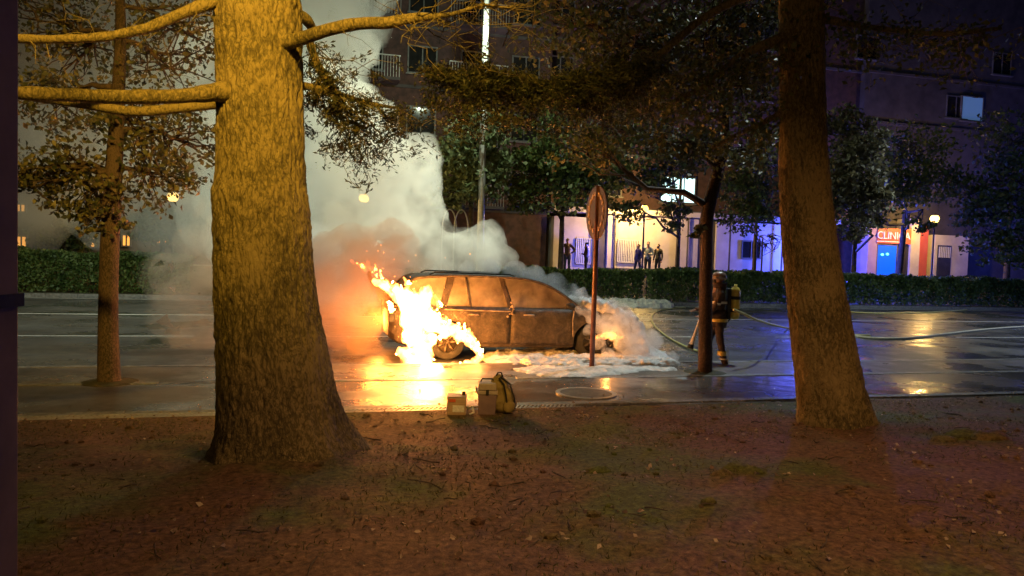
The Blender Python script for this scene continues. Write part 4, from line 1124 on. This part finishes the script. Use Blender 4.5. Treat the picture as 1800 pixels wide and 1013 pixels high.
puffs('water_spray', 'white water mist splashing down around the front wheel', [(1098, 560, 22, 14.3), (1118, 590, 22, 14.2), (1130, 615, 20, 14.0), (1150, 630, 16, 13.9), (1075, 545, 20, 14.4), (1050, 535, 16, 14.5), (1108, 630, 18, 13.8), (1172, 638, 9, 13.8), (1020, 520, 14, 14.6), (1085, 575, 24, 14.0), (1100, 605, 22, 13.9), (1070, 625, 14, 13.5), (1135, 600, 20, 14.1), (1040, 555, 14, 13.9), (1052, 604, 14, 13.6), (1060, 572, 20, 13.7), (1150, 600, 18, 14.2), (1180, 630, 12, 14.0), (1035, 580, 10, 13.5), (1020, 545, 10, 13.9)], .03, M_mist, 8, 21, 1, .04, 6)
# droplets
mb = MB()
for _ in range(900):
    px = rnd.gauss(1125, 34); py = rnd.gauss(598, 34)
    if py > 640 or px < 1040: continue
    r = rnd.uniform(.004, .011); c = P(px, py, rnd.uniform(13.6, 14.4)); mb.add([c + Vector(q) * r for q in ((1, 0, 0), (-.5, .8, 0), (-.5, -.8, 0), (0, 0, 2.2))], [(0, 1, 2), (0, 3, 1), (1, 3, 2), (2, 3, 0)])
o = mb.build('water_drops', M_foam, fix=False); tag(o, 'bright water droplets flying off the foam jet', 'water', kind='stuff')

# ================================================================== PEOPLE
def limb(mb, pts, rad, n=12):
    sp = spline([(*p, r) for p, r in zip(pts, rad)], 4)
    mb.tube([q[:3] for q in sp], [q[3] for q in sp], n)
    for p, r in zip(pts, rad): mb.ball(p, r * .98, 2)
def hand(mb, w, d, side_=1, curl=.5, s=1.0):
    """palm at wrist w pointing along d, five bent fingers"""
    d = Vector(d).normalized(); a = Vector((0, 0, 1)) if abs(d.z) < .8 else Vector((0, 1, 0))
    sx = d.cross(a).normalized(); nrm = sx.cross(d)
    w = Vector(w); pc = w + d * .045 * s
    mb.tube([w, w + d * .09 * s], [.03 * s, .038 * s], 8, flat=.5)
    for i, L in enumerate((.068, .078, .072, .055)):
        b0 = w + d * .085 * s + sx * (i - 1.5) * .019 * s
        b1 = b0 + (d * .6 + nrm * curl * .5) * L * .55 * s; b2 = b1 + (d * .3 + nrm * curl) * L * .45 * s
        mb.tube([b0, b1, b2], [.0095 * s, .009 * s, .007 * s], 6)
    t0 = w + d * .03 * s + sx * side_ * .032 * s
    mb.tube([t0, t0 + (sx * side_ * .8 + d) * .03 * s, t0 + (sx * side_ * .5 + d * 1.6) * .045 * s], [.012 * s, .011 * s, .008 * s], 6)
def head(mb, c, face, s=1.0):
    """skull, jaw, nose, ears, neck; face = facing direction"""
    f = Vector(face).normalized(); sx = f.cross(Vector((0, 0, 1))).normalized()
    M3 = Matrix((sx, f, Vector((0, 0, 1)))).transposed()
    mb.ball(c, (.074 * s, .094 * s, .105 * s), 3, M3)
    mb.ball(Vector(c) + f * .03 * s + Vector((0, 0, -.06 * s)), (.055 * s, .065 * s, .06 * s), 2, M3)
    mb.ball(Vector(c) + f * .098 * s + Vector((0, 0, -.015 * s)), (.013 * s, .018 * s, .026 * s), 1, M3)
    mb.ball(Vector(c) + f * .088 * s + Vector((0, 0, -.055 * s)), (.024 * s, .012 * s, .010 * s), 1, M3)
    for k in (-1, 1):
        mb.ball(Vector(c) + sx * k * .075 * s, (.010 * s, .02 * s, .03 * s), 1, M3)
        mb.ball(Vector(c) + sx * k * .032 * s + f * .082 * s + Vector((0, 0, .022 * s)), (.02 * s, .012 * s, .010 * s), 1, M3)
    mb.tube([Vector(c) + Vector((0, 0, -.09 * s)), Vector(c) + Vector((0, 0, -.19 * s))], [.052 * s, .058 * s], 10)
M_skin = surf('skin', (.35, .2, .14), (.42, .26, .19), 6, .6, 0)
def cloth(name, c): return surf(name, tuple(x * .8 for x in c), c, 9, .85, .3, 40, .008)
M_hair = cloth('hair', (.02, .015, .012))
def person(label, base, face, cloth_top, cloth_bottom, pose='stand', H=1.74, group=None, name='person', helmet=None):
    s = H / 1.75; base = Vector(base)
    t = thing(name, label, 'person', base, group)
    f = Vector(face).normalized(); sx = f.cross(Vector((0, 0, 1))).normalized()
    def q(x, y, z): return base + sx * x * s + f * y * s + Vector((0, 0, z * s))
    body_ = MB(); top_ = MB(); leg_ = MB(); shoe = MB()
    head(body_, q(0, .02, 1.63), f, s)
    limb(body_, [q(0, 0, 1.46), q(0, 0, 1.25), q(0, .01, 1.0)], [.10 * s, .12 * s, .11 * s])
    limb(top_, [q(0, 0, 1.42), q(0, .0, 1.28), q(0, .01, 1.12), q(0, 0, .98)], [.105 * s, .145 * s, .135 * s, .15 * s])
    for k in (-1, 1): limb(top_, [q(.02 * k, 0, 1.44), q(.13 * k, 0, 1.42), q(.19 * k, 0, 1.38)], [.07 * s, .075 * s, .07 * s])
    for k in (-1, 1):
        st = .10 if pose not in ('walk', 'fire') else .12
        hip = q(.09 * k, 0, .93); wk = 1 if pose in ('walk', 'fire') else 0; knee = q(st * k, .03 + .08 * k * wk, .50); ank = q((st + .02) * k, .15 * k * wk, .09)
        limb(leg_, [hip, knee, ank], [.098 * s, .066 * s, .055 * s]); limb(body_, [hip, knee, ank], [.08 * s, .05 * s, .038 * s])
        shoe.tube([ank + f * -.07 * s + Vector((0, 0, -.045 * s)), ank + f * .05 * s + Vector((0, 0, -.05 * s)), ank + f * .17 * s + Vector((0, 0, -.06 * s))], [.042 * s, .045 * s, .032 * s], 10)
        shoe.tube([ank + Vector((0, 0, -.06 * s)), ank + Vector((0, 0, .06 * s))], [.045 * s, .05 * s], 10)
        sh = q(.19 * k, 0, 1.39)
        if pose == 'hips': el, wr, hd = q(.36 * k, -.03, 1.18), q(.19 * k, .05, 1.03), q(.1 * k, .12, .98) - q(.19 * k, .05, 1.03)
        elif pose == 'hold': el, wr, hd = q(.25 * k, .03, 1.12), q(.12 * k, .28, 1.12), f
        elif pose == 'point' and k == 1: el, wr, hd = q(.34 * k, .2, 1.3), q(.42 * k, .42, 1.35), f + sx * .3
        elif pose == 'fire': el, wr, hd = q(.25 * k, .10, 1.14), (q(.14 * k, .36, 1.06) if k == 1 else q(.16 * k, .30, .98)), f + Vector((0, 0, -.3))
        else: el, wr, hd = q(.235 * k, -.02, 1.12), q(.25 * k, .05, .87), Vector((0, 0, -1)) + f * .1
        limb(top_, [sh, el, Vector(wr).lerp(Vector(el), .06)], [.062 * s, .052 * s, .042 * s]); limb(body_, [sh, el, wr], [.045 * s, .036 * s, .026 * s])
        hand(body_, wr, hd, k, .5, s)
    bo_ = body_.build('body', M_skin, t); remesh(bo_, .009, 1)
    tp_ = top_.build('jacket', cloth_top, t); remesh(tp_, .016, 3); displace(tp_, .012 * s, 9, 2, H)
    lg = leg_.build('trousers', cloth_bottom, t); remesh(lg, .016, 2); displace(lg, .010 * s, 9, 2, H)
    sh_ = shoe.build('shoes', MAT['hair'] if False else M_hair, t); remesh(sh_, .012, 1)
    if not helmet:
        hb = MB(); hb.ball(q(0, -.005, 1.665), (.082 * s, .098 * s, .09 * s), 3, Matrix((sx, f, Vector((0, 0, 1)))).transposed())
        hb.build('hair', M_hair, t, smooth=True)
    return t, q, f, sx
BG = 'bystanders on the far pavement'
C_black = cloth('black_cloth', (.02, .02, .025)); C_blue = cloth('pale_blue_cloth', (.22, .28, .42)); C_navy = cloth('navy_cloth', (.03, .03, .06)); C_brown = cloth('brown_cloth', (.09, .05, .04)); C_jean = cloth('denim', (.04, .05, .10))
def by(px, Y, **k): return (onY(px, 450, Y).x, Y, 1.08)
person('onlooker with hands on hips left of the sign post, bare arms', by(997, 35.6), (-.2, -1, 0), C_brown, C_jean, 'hips', 1.82, BG)
person('onlooker standing half hidden behind the sign post by the barred window', by(1031, 35.8), (-1, .2, 0), C_brown, C_black, 'hold', 1.66, BG)
person('short dark onlooker left of the lamp pole', by(1122, 35.4), (-1, -.2, 0), C_navy, C_black, 'walk', 1.66, BG)
person('onlooker in a pale blue shirt beside the lamp pole', by(1139, 35.3), (-.6, -.8, 0), C_blue, C_jean, 'hold', 1.80, BG)
person('onlooker in black standing apart right of the lamp pole', by(1157, 35.2), (-.9, -.6, 0), C_black, C_black, 'stand', 1.70, BG)

# firefighter
fb = G(1257, 649, .0); fb.z = .0
M_turn = surf('turnout_cloth', (.035, .022, .022), (.075, .05, .045), 7, .8, .4, 30, .01)
M_yel = surf('yellow_reflective_tape', (.65, .48, .08), (.8, .62, .15), 20, .3, .2, 60, .002)
M_silv = surf('silver_reflective_tape', g3(.6), g3(.8), 20, .25, .1, 60, .002)
M_helm = surf('helmet_shell', (.10, .07, .06), (.24, .17, .14), 14, .25, .2)
t, q, f, sx = person('firefighter in dark turnout gear with a yellow air cylinder, half behind the slim tree', (fb.x, fb.y, 0), (-1, .35, 0), M_turn, M_turn, 'fire', 1.78, None, 'person', True)
M3 = Matrix((sx, f, Vector((0, 0, 1)))).transposed()
def band(c, rx, ry, h, mat, nm, tilt=None):
    mb = MB(); mb.lathe([(1, -h), (1.03, -h), (1.03, h), (1, h), (1, -h)], (0, 0, 0), 24)
    mb.v = [tuple(Vector(c) + (M3 @ Vector((v_[0] * rx, v_[1] * ry, v_[2])))) for v_ in mb.v]
    return mb.build(nm, mat, t, smooth=False)
band(q(0, 0, .90), .195, .185, .028, M_yel, 'jacket_band')
band(q(0, 0, 1.22), .175, .165, .022, M_silv, 'jacket_band')
for k in (-1, 1):
    band(q(.13 * k, .03 + .11 * k, .31), .080, .080, .04, M_yel, 'trouser_band'); band(q(.13 * k, .02 + .13 * k, .21), .076, .076, .012, M_silv, 'trouser_band')
    MB().tube([q(.13 * k, .13 * k - .075, .05), q(.12 * k, .1 * k - .085, .38)], .008, 6).build('silver_stripe', M_silv, t)
hb = MB(); hb.ball(q(0, -.005, 1.68), (.112, .138, .105), 3, M3); hb.v = hb.v
hb.lathe([(.05, -.012), (.155, -.008), (.155, .008), (.05, .012)], q(0, -.005, 1.655), 24); hb.build('helmet', M_helm, t, smooth=True)
vb = MB(); vb.ball(q(0, .085, 1.60), (.07, .04, .06), 2, M3); vb.build('face_mask', M_soot, t, smooth=True)
nk = MB(); nk.lathe([(.10, -.08), (.12, 0), (.13, .07)], q(0, -.02, 1.50), 18); nk.build('neck_guard', M_turn, t, smooth=True)
# jacket skirt
sk = MB(); sk.v = []
sk.lathe([(.165, .78), (.185, .9), (.17, 1.02), (.155, 1.1)], q(0, 0, 0), 24); sk.build('jacket_skirt', M_turn, t, smooth=True)
for k in (-1, 1):
    band(q(.235 * k, .06, 1.2), .064, .064, .02, M_silv, 'sleeve_band')
    MB().box(-.012, .012, -.004, .004, -.14, .14, Matrix.Translation(q(.085 * k, .155, 1.28)) @ M3.to_4x4()).build('chest_strip', M_yel, t)
# air cylinder on the back
bc = MB(); bc.lathe([(.02, -.31), (.07, -.295), (.092, -.25), (.092, .21), (.07, .27), (.028, .30), (.028, .34)], q(0, -.30, 1.22), 20)
cyl = bc.build('air_cylinder', M_yel, t, smooth=True)
for z in (1.08, 1.31): 
    x = MB(); x.lathe([(.094, -.03), (.098, -.03), (.098, .03), (.094, .03)], q(0, -.30, z), 20); x.build('strap', M_soot, cyl)
MB().tube([q(.05, -.388, 1.0), q(.05, -.388, 1.46)], .008, 6).build('silver_strip', M_silv, cyl)
MB().box(-.12, .12, -.03, .03, -.28, .28, Matrix.Translation(q(0, -.18, 1.2)) @ M3.to_4x4()).build('back_plate', M_soot, t, bevel=.01)
MB().tube([q(.02, -.25, .95), q(.08, -.2, .86), q(.16, -.05, .9)], .015, 8).build('breathing_hose', M_soot, t, smooth=True)
# nozzle in his hands, pointing down
na = q(-.1, .30, 1.0); nb = P(1215, 607, depth(fb) - .1)
nz = thing('hose_nozzle', 'silver branch nozzle held low left of the slim tree', 'nozzle', nb)
MB().tube([na, na.lerp(nb, .4), na.lerp(nb, .75), nb], [.022, .025, .03, .05], 14).build('barrel', M_silv, nz, smooth=True)
MB().tube([nb + (na - nb) * .02, nb - (na - nb) * .1], [.055, .06], 14).build('bumper_ring', M_soot, nz, smooth=True)
MB().tube([na.lerp(nb, .3), na.lerp(nb, .3) + Vector((.03, 0, -.12))], .014, 8).build('handle', M_soot, nz)

# hoses
M_hose = surf('yellow_hose', (.45, .40, .14), (.6, .55, .25), 14, .6, .2, 60, .003)
M_hosew = surf('pale_hose', (.55, .52, .4), (.7, .66, .52), 14, .6, .2, 60, .003)
def hose(label, pix, mat, r=.028):
    sp = spline([tuple(G(x, y, .03) if z is None else P(x, y, z)) for x, y, z in pix], 12)
    o = MB().tube([Vector(p_) for p_ in sp], r, 8).build('fire_hose', mat, smooth=True)
    return tag(o, label, 'hose', 'fire hoses on the road')
hose('yellow hose looping round on the road between the foam and the slim tree', [(1205, 541, None), (1180, 543, None), (1158, 547, None), (1146, 557, None), (1150, 572, None), (1170, 590, None), (1200, 607, None), (1228, 618, None)], M_hose, .026)
hose('yellow hose trailing from the firefighter toward the leaning trunk', [(1290, 545, 13.0), (1305, 551, 13.2), (1340, 566, 14.5), (1385, 577, None), (1440, 585, None), (1530, 590, None)], M_hose, .024)
hose('pale hose lying across the right lanes to the frame edge', [(1480, 585, None), (1530, 594, None), (1600, 594, None), (1690, 584, None), (1760, 577, None), (1850, 572, None)], M_hosew, .032)
hose('thin hose curving near the far kerb right of the leaning trunk', [(1478, 544, None), (1500, 549, None), (1560, 551, None), (1640, 549, None), (1700, 545, None)], M_hose, .03)

# ================================================================== GEAR ON THE KERB
M_box = surf('cream_plastic', (.38, .27, .18), (.5, .36, .25), 5, .5, .1)
a = G(785, 731, .12); w_ = 34 / FPX * depth(a); h_ = 34 / FPX * depth(a)
t = thing('equipment_box', 'small cream box with a red corner mark standing alone on the kerb', 'box', a, rz=R(-12))
X = Matrix.Translation(a) @ Matrix.Rotation(R(-12), 4, 'Z')
MB().box(0, w_, 0, .22, 0, h_ * .93, X).build('case', M_box, t, bevel=.012)
MB().box(-.004, w_ + .004, -.004, .224, h_ * .93 + .003, h_, X).build('lid', M_box, t, bevel=.008)
MB().box(.02, .10, -.007, -.001, h_ * .72, h_ * .88, X).build('mark', M_red, t)
MB().box(w_ * .75, w_ * .95, .09, .14, h_ + .001, h_ + .04, X).build('handle', M_soot, t)
MB().box(w_ * .3, w_ * .9, -.006, -.001, h_ * .2, h_ * .55, X).build('label_patch', M_foam, t)
for z_ in (.12, .62): MB().box(-.003, w_ + .003, -.003, .223, h_ * z_, h_ * z_ + .008, X).build('rib', M_box, t)
MB().tube([X @ Vector((w_ + .01, .1, .06)), X @ Vector((w_ + .07, .08, .10)), X @ Vector((w_ + .09, .06, .03)), X @ Vector((w_ + .04, .04, .01))], .014, 8).build('strap', M_foam, t, smooth=True)
a = G(839, 730, .12); w_ = 33 / FPX * depth(a)
M_lil = surf('mauve_plastic', (.20, .14, .16), (.28, .20, .22), 5, .5, .1)
M_lid2 = surf('grey_lid', (.36, .30, .25), (.46, .40, .34), 5, .5, .1)
t = thing('equipment_crate', 'mauve tub with a thick grey lid next to the rucksack', 'crate', a, rz=R(-12))
X = Matrix.Translation(a) @ Matrix.Rotation(R(-12), 4, 'Z')
mb = MB(); mb.add([X @ Vector(p_) for p_ in ((.01, .01, 0), (w_ - .01, .01, 0), (w_ - .01, .22, 0), (.01, .22, 0), (0, 0, .24), (w_, 0, .24), (w_, .24, .24), (0, .24, .24))], [(0, 3, 2, 1), (4, 5, 6, 7), (0, 1, 5, 4), (1, 2, 6, 5), (2, 3, 7, 6), (3, 0, 4, 7)])
mb.build('tub', M_lil, t, bevel=.01)
MB().box(-.012, w_ + .012, -.012, .252, .243, .285, X).build('rim', M_lid2, t, bevel=.008)
MB().box(.005, w_ - .005, .005, .235, .288, .37, X).build('lid', M_lid2, t, bevel=.014)
MB().box(w_ * .42, w_ * .58, -.022, -.013, .245, .30, X).build('clasp', M_soot, t)
MB().tube([X @ Vector(p_) for p_ in ((.03, .12, .372), (.05, .12, .41), (w_ - .05, .12, .41), (w_ - .03, .12, .372))], .008, 6).build('handle', M_soot, t, smooth=True)
MB().box(-.03, -.014, .05, .18, .25, .31, X).build('latch', M_soot, t)
a = G(884, 729, .12)
t = thing('rucksack', 'olive yellow rucksack with dark straps slumped beside the mauve tub', 'rucksack', a)
M_bag = surf('olive_canvas', (.22, .17, .06), (.34, .26, .09), 6, .85, .5, 50, .008)
X = Matrix.Translation(a) @ Matrix.Rotation(R(-12), 4, 'Z')
mb = MB(); mb.ball(X @ Vector((-.02, .12, .16)), (.15, .12, .17), 3).ball(X @ Vector((-.05, .12, .32)), (.115, .10, .13), 3).ball(X @ Vector((.02, .12, .1)), (.16, .12, .11), 3)
o = mb.build('bag', M_bag, t); remesh(o, .014, 2); displace(o, .02, 7, 3, 1)
mb = MB(); mb.ball(X @ Vector((.07, .0, .09)), (.075, .05, .08), 2); o = mb.build('pocket', M_bag, t); remesh(o, .012, 1); displace(o, .01, 12, 2)
mb = MB(); mb.tube([X @ Vector(p_) for p_ in ((-.06, .02, .43), (.0, -.005, .36), (.03, -.02, .22), (.05, -.015, .1), (.06, .0, .02))], .011, 6); mb.build('strap', M_soot, t, smooth=True)
mb = MB(); mb.tube([X @ Vector(p_) for p_ in ((-.04, .05, .44), (.07, .03, .36), (.13, .03, .2), (.14, .03, .06))], .011, 6); mb.build('strap', M_soot, t, smooth=True)
mb = MB(); mb.tube([X @ Vector(p_) for p_ in ((-.09, .1, .43), (-.07, .1, .48), (-.03, .1, .48), (-.01, .1, .43))], .009, 6); mb.build('handle', M_soot, t, smooth=True)

# manhole
a = G(1030, 692, .116)
t = thing('manhole_cover', 'round iron manhole cover set in the wet path', 'manhole', a)
MB().lathe([(.42, .0), (.42, .012), (.36, .012), (.36, .0)], (a.x, a.y, a.z + .001), 48).build('ring', M_galv, t)
MB().lathe([(.001, .002), (.355, .002), (.355, .010), (.001, .010)], (a.x, a.y, a.z), 40).build('cover', M_rim, t)
# drain grate strip
gx0 = G(590, 745, .12).x
def grate(label, x0, x1):
    t = thing('drain_grate', label, 'drain', ((x0 + x1) / 2, 8.72, .1), 'drain grates along the lawn')
    MB().box(x0, x1, 8.635, 8.655, .101, .126).box(x0, x1, 8.80, 8.818, .101, .126).build('frame', M_galv, t)
    mb = MB(); x = x0
    while x < x1 - .1:
        mb.add([(x, 8.656, .124), (x + .022, 8.656, .124), (x + .10, 8.799, .124), (x + .078, 8.799, .124), (x, 8.656, .108), (x + .022, 8.656, .108), (x + .10, 8.799, .108), (x + .078, 8.799, .108)],
               [(0, 1, 2, 3), (7, 6, 5, 4), (0, 4, 5, 1), (1, 5, 6, 2), (2, 6, 7, 3), (3, 7, 4, 0)]); x += .055
    mb.build('bars', M_galv, t)
grate('drain grate strip lying left of the thick trunk', -4.6, gx0 - 1.0)
grate('drain grate strip between the thick trunk and the cream box', gx0, gx0 + 1.55)
grate('drain grate strip right of the rucksack', G(905, 725, .12).x, G(1030, 722, .12).x)
# tree pits
for bb in (lb, mb_):
    o = MB().lathe([(.001, .15), (.2, .14), (.34, .124), (.36, .118)], (bb.x, bb.y + .02, 0), 30).build('soil', M_verge, smooth=True); tag(o, kind='structure')
# metal post at the left frame edge
pc = P(-18, 500, 1.3)
t = thing('metal_post', 'blurred dark metal post filling the left edge of the picture', 'post', (pc.x, pc.y, .3))
M_post2 = surf('grey_post_paint', (.14, .10, .07), (.20, .14, .10), 10, .8, .1, 60, .002)
ax = Vector((math.cos(R(-15)), math.sin(R(-15)), 0)); tl = Matrix.Translation(pc) @ CAMROT.to_4x4()
X = Matrix.Translation((pc.x, pc.y, 0)) @ Matrix.Rotation(R(-15), 4, 'Z')
MB().box(-.08, .024, -.04, .04, .2, 4.2, X).build('shaft', M_post2, t, bevel=.004)
MB().box(.0225, .0265, -.046, -.0415, .2, 4.2, X).build('edge_strip', M_galv, t)
zc = P(10, 530, 1.3).z
MB().box(-.09, .028, -.05, .05, zc - .012, zc + .012, X).build('clamp', M_soot, t)
zc = P(8, 465, 1.3).z
MB().box(.006, .018, -.05, -.045, zc - .008, zc + .008, X).build('sticker', M_galv, t)

# ================================================================== LITTER AND GRASS
M_litter = leafmat('fallen_leaves', (.05, .03, .015), (.16, .10, .05), (.5, .42, .3))
n = 16000; x = rng.uniform(-9, 17, n); y = np.where(rng.uniform(0, 1, n) < .07, 8.6 + rng.exponential(.35, n), rng.uniform(2.2, 8.6, n))
z = np.array([(lawn_z(a_, b_) if b_ < 8.6 else .118) + .012 for a_, b_ in zip(x, y)])
cent = np.stack([x, y, z], 1); dirs = rng.normal(size=(n, 3)); dirs[:, 2] *= .25; dirs /= np.linalg.norm(dirs, axis=1, keepdims=True)
kp = np.array([noise.fractal(Vector((a_ * .9, b_ * 1.1, 9)), 1, 2, 4) + .5 * math.exp(-abs(8.5 - b_) / .25) for a_, b_ in zip(x, y)]) > rng.uniform(-.25, .9, n)
cent = cent[kp]; dirs = dirs[kp]; n = len(cent)
o = leaf_mesh('fallen_leaves', cent, rng.uniform(.012, .055, n), M_litter, None, .7, up=dirs); tag(o, 'brown fallen leaves scattered over the worn lawn', 'leaves', kind='stuff')
mb = MB()
for _ in range(260):
    x_ = random.uniform(-8, 15); y_ = random.uniform(2.5, 8.5); a_ = random.uniform(0, 6.3); L = random.uniform(.05, .28)
    z_ = lawn_z(x_, y_) + .012
    mb.tube(wobble((x_, y_, z_), (x_ + math.cos(a_) * L, y_ + math.sin(a_) * L, z_ + random.uniform(0, .03)), 3, .08), [.005, .005, .004, .002], 4)
tag(mb.build('fallen_twigs', BARK_FAR, fix=False), 'thin dead twigs lying on the lawn', 'twigs', kind='stuff')
mb = MB()
for _ in range(520):
    x_ = random.uniform(-8, 15); y_ = random.uniform(2.5, 8.6); r_ = random.uniform(.008, .035)
    mb.ball((x_, y_, lawn_z(x_, y_) + r_ * .2), (r_ * random.uniform(.8, 1.6), r_ * random.uniform(.8, 1.4), r_ * .7), 1)
for (px_, py_, r_) in ((1300, 836, .10), (1325, 842, .08), (1270, 845, .07), (1700, 760, .16), (1740, 768, .14), (1660, 765, .10), (1050, 830, .08)):
    g_p = G(px_, py_, .35); mb.ball((g_p.x, g_p.y, lawn_z(g_p.x, g_p.y)), (r_ * 1.5, r_, r_ * .55), 2)
o = mb.build('soil_clods', M_dirt, fix=False); displace(o, .02, 11, 3, 2); tag(o, 'clods and lumps of earth on the worn lawn', 'soil', kind='stuff')
M_grass = leafmat('grass_blades', (.03, .035, .008), (.08, .08, .02), (.14, .13, .04))
n = 90000; x = rng.uniform(-9, 17, n); y = rng.uniform(2.0, 8.5, n)
k = np.array([noise.fractal(Vector((a_ * .55, b_ * .8, 4)), 1, 2, 3) for a_, b_ in zip(x, y)])
ok = k > rng.uniform(-.35, .5, n); x = x[ok]; y = y[ok]; n = len(x)
z = np.array([lawn_z(a_, b_) + .008 for a_, b_ in zip(x, y)])
dirs = rng.normal(size=(n, 3)); dirs[:, 2] = np.abs(dirs[:, 2]) + .5; dirs /= np.linalg.norm(dirs, axis=1, keepdims=True)
o = leaf_mesh('grass', np.stack([x, y, z], 1), rng.uniform(.02, .05, n), M_grass, None, .16, up=dirs); tag(o, 'sparse short grass growing in patches on the bare earth', 'grass', kind='stuff')
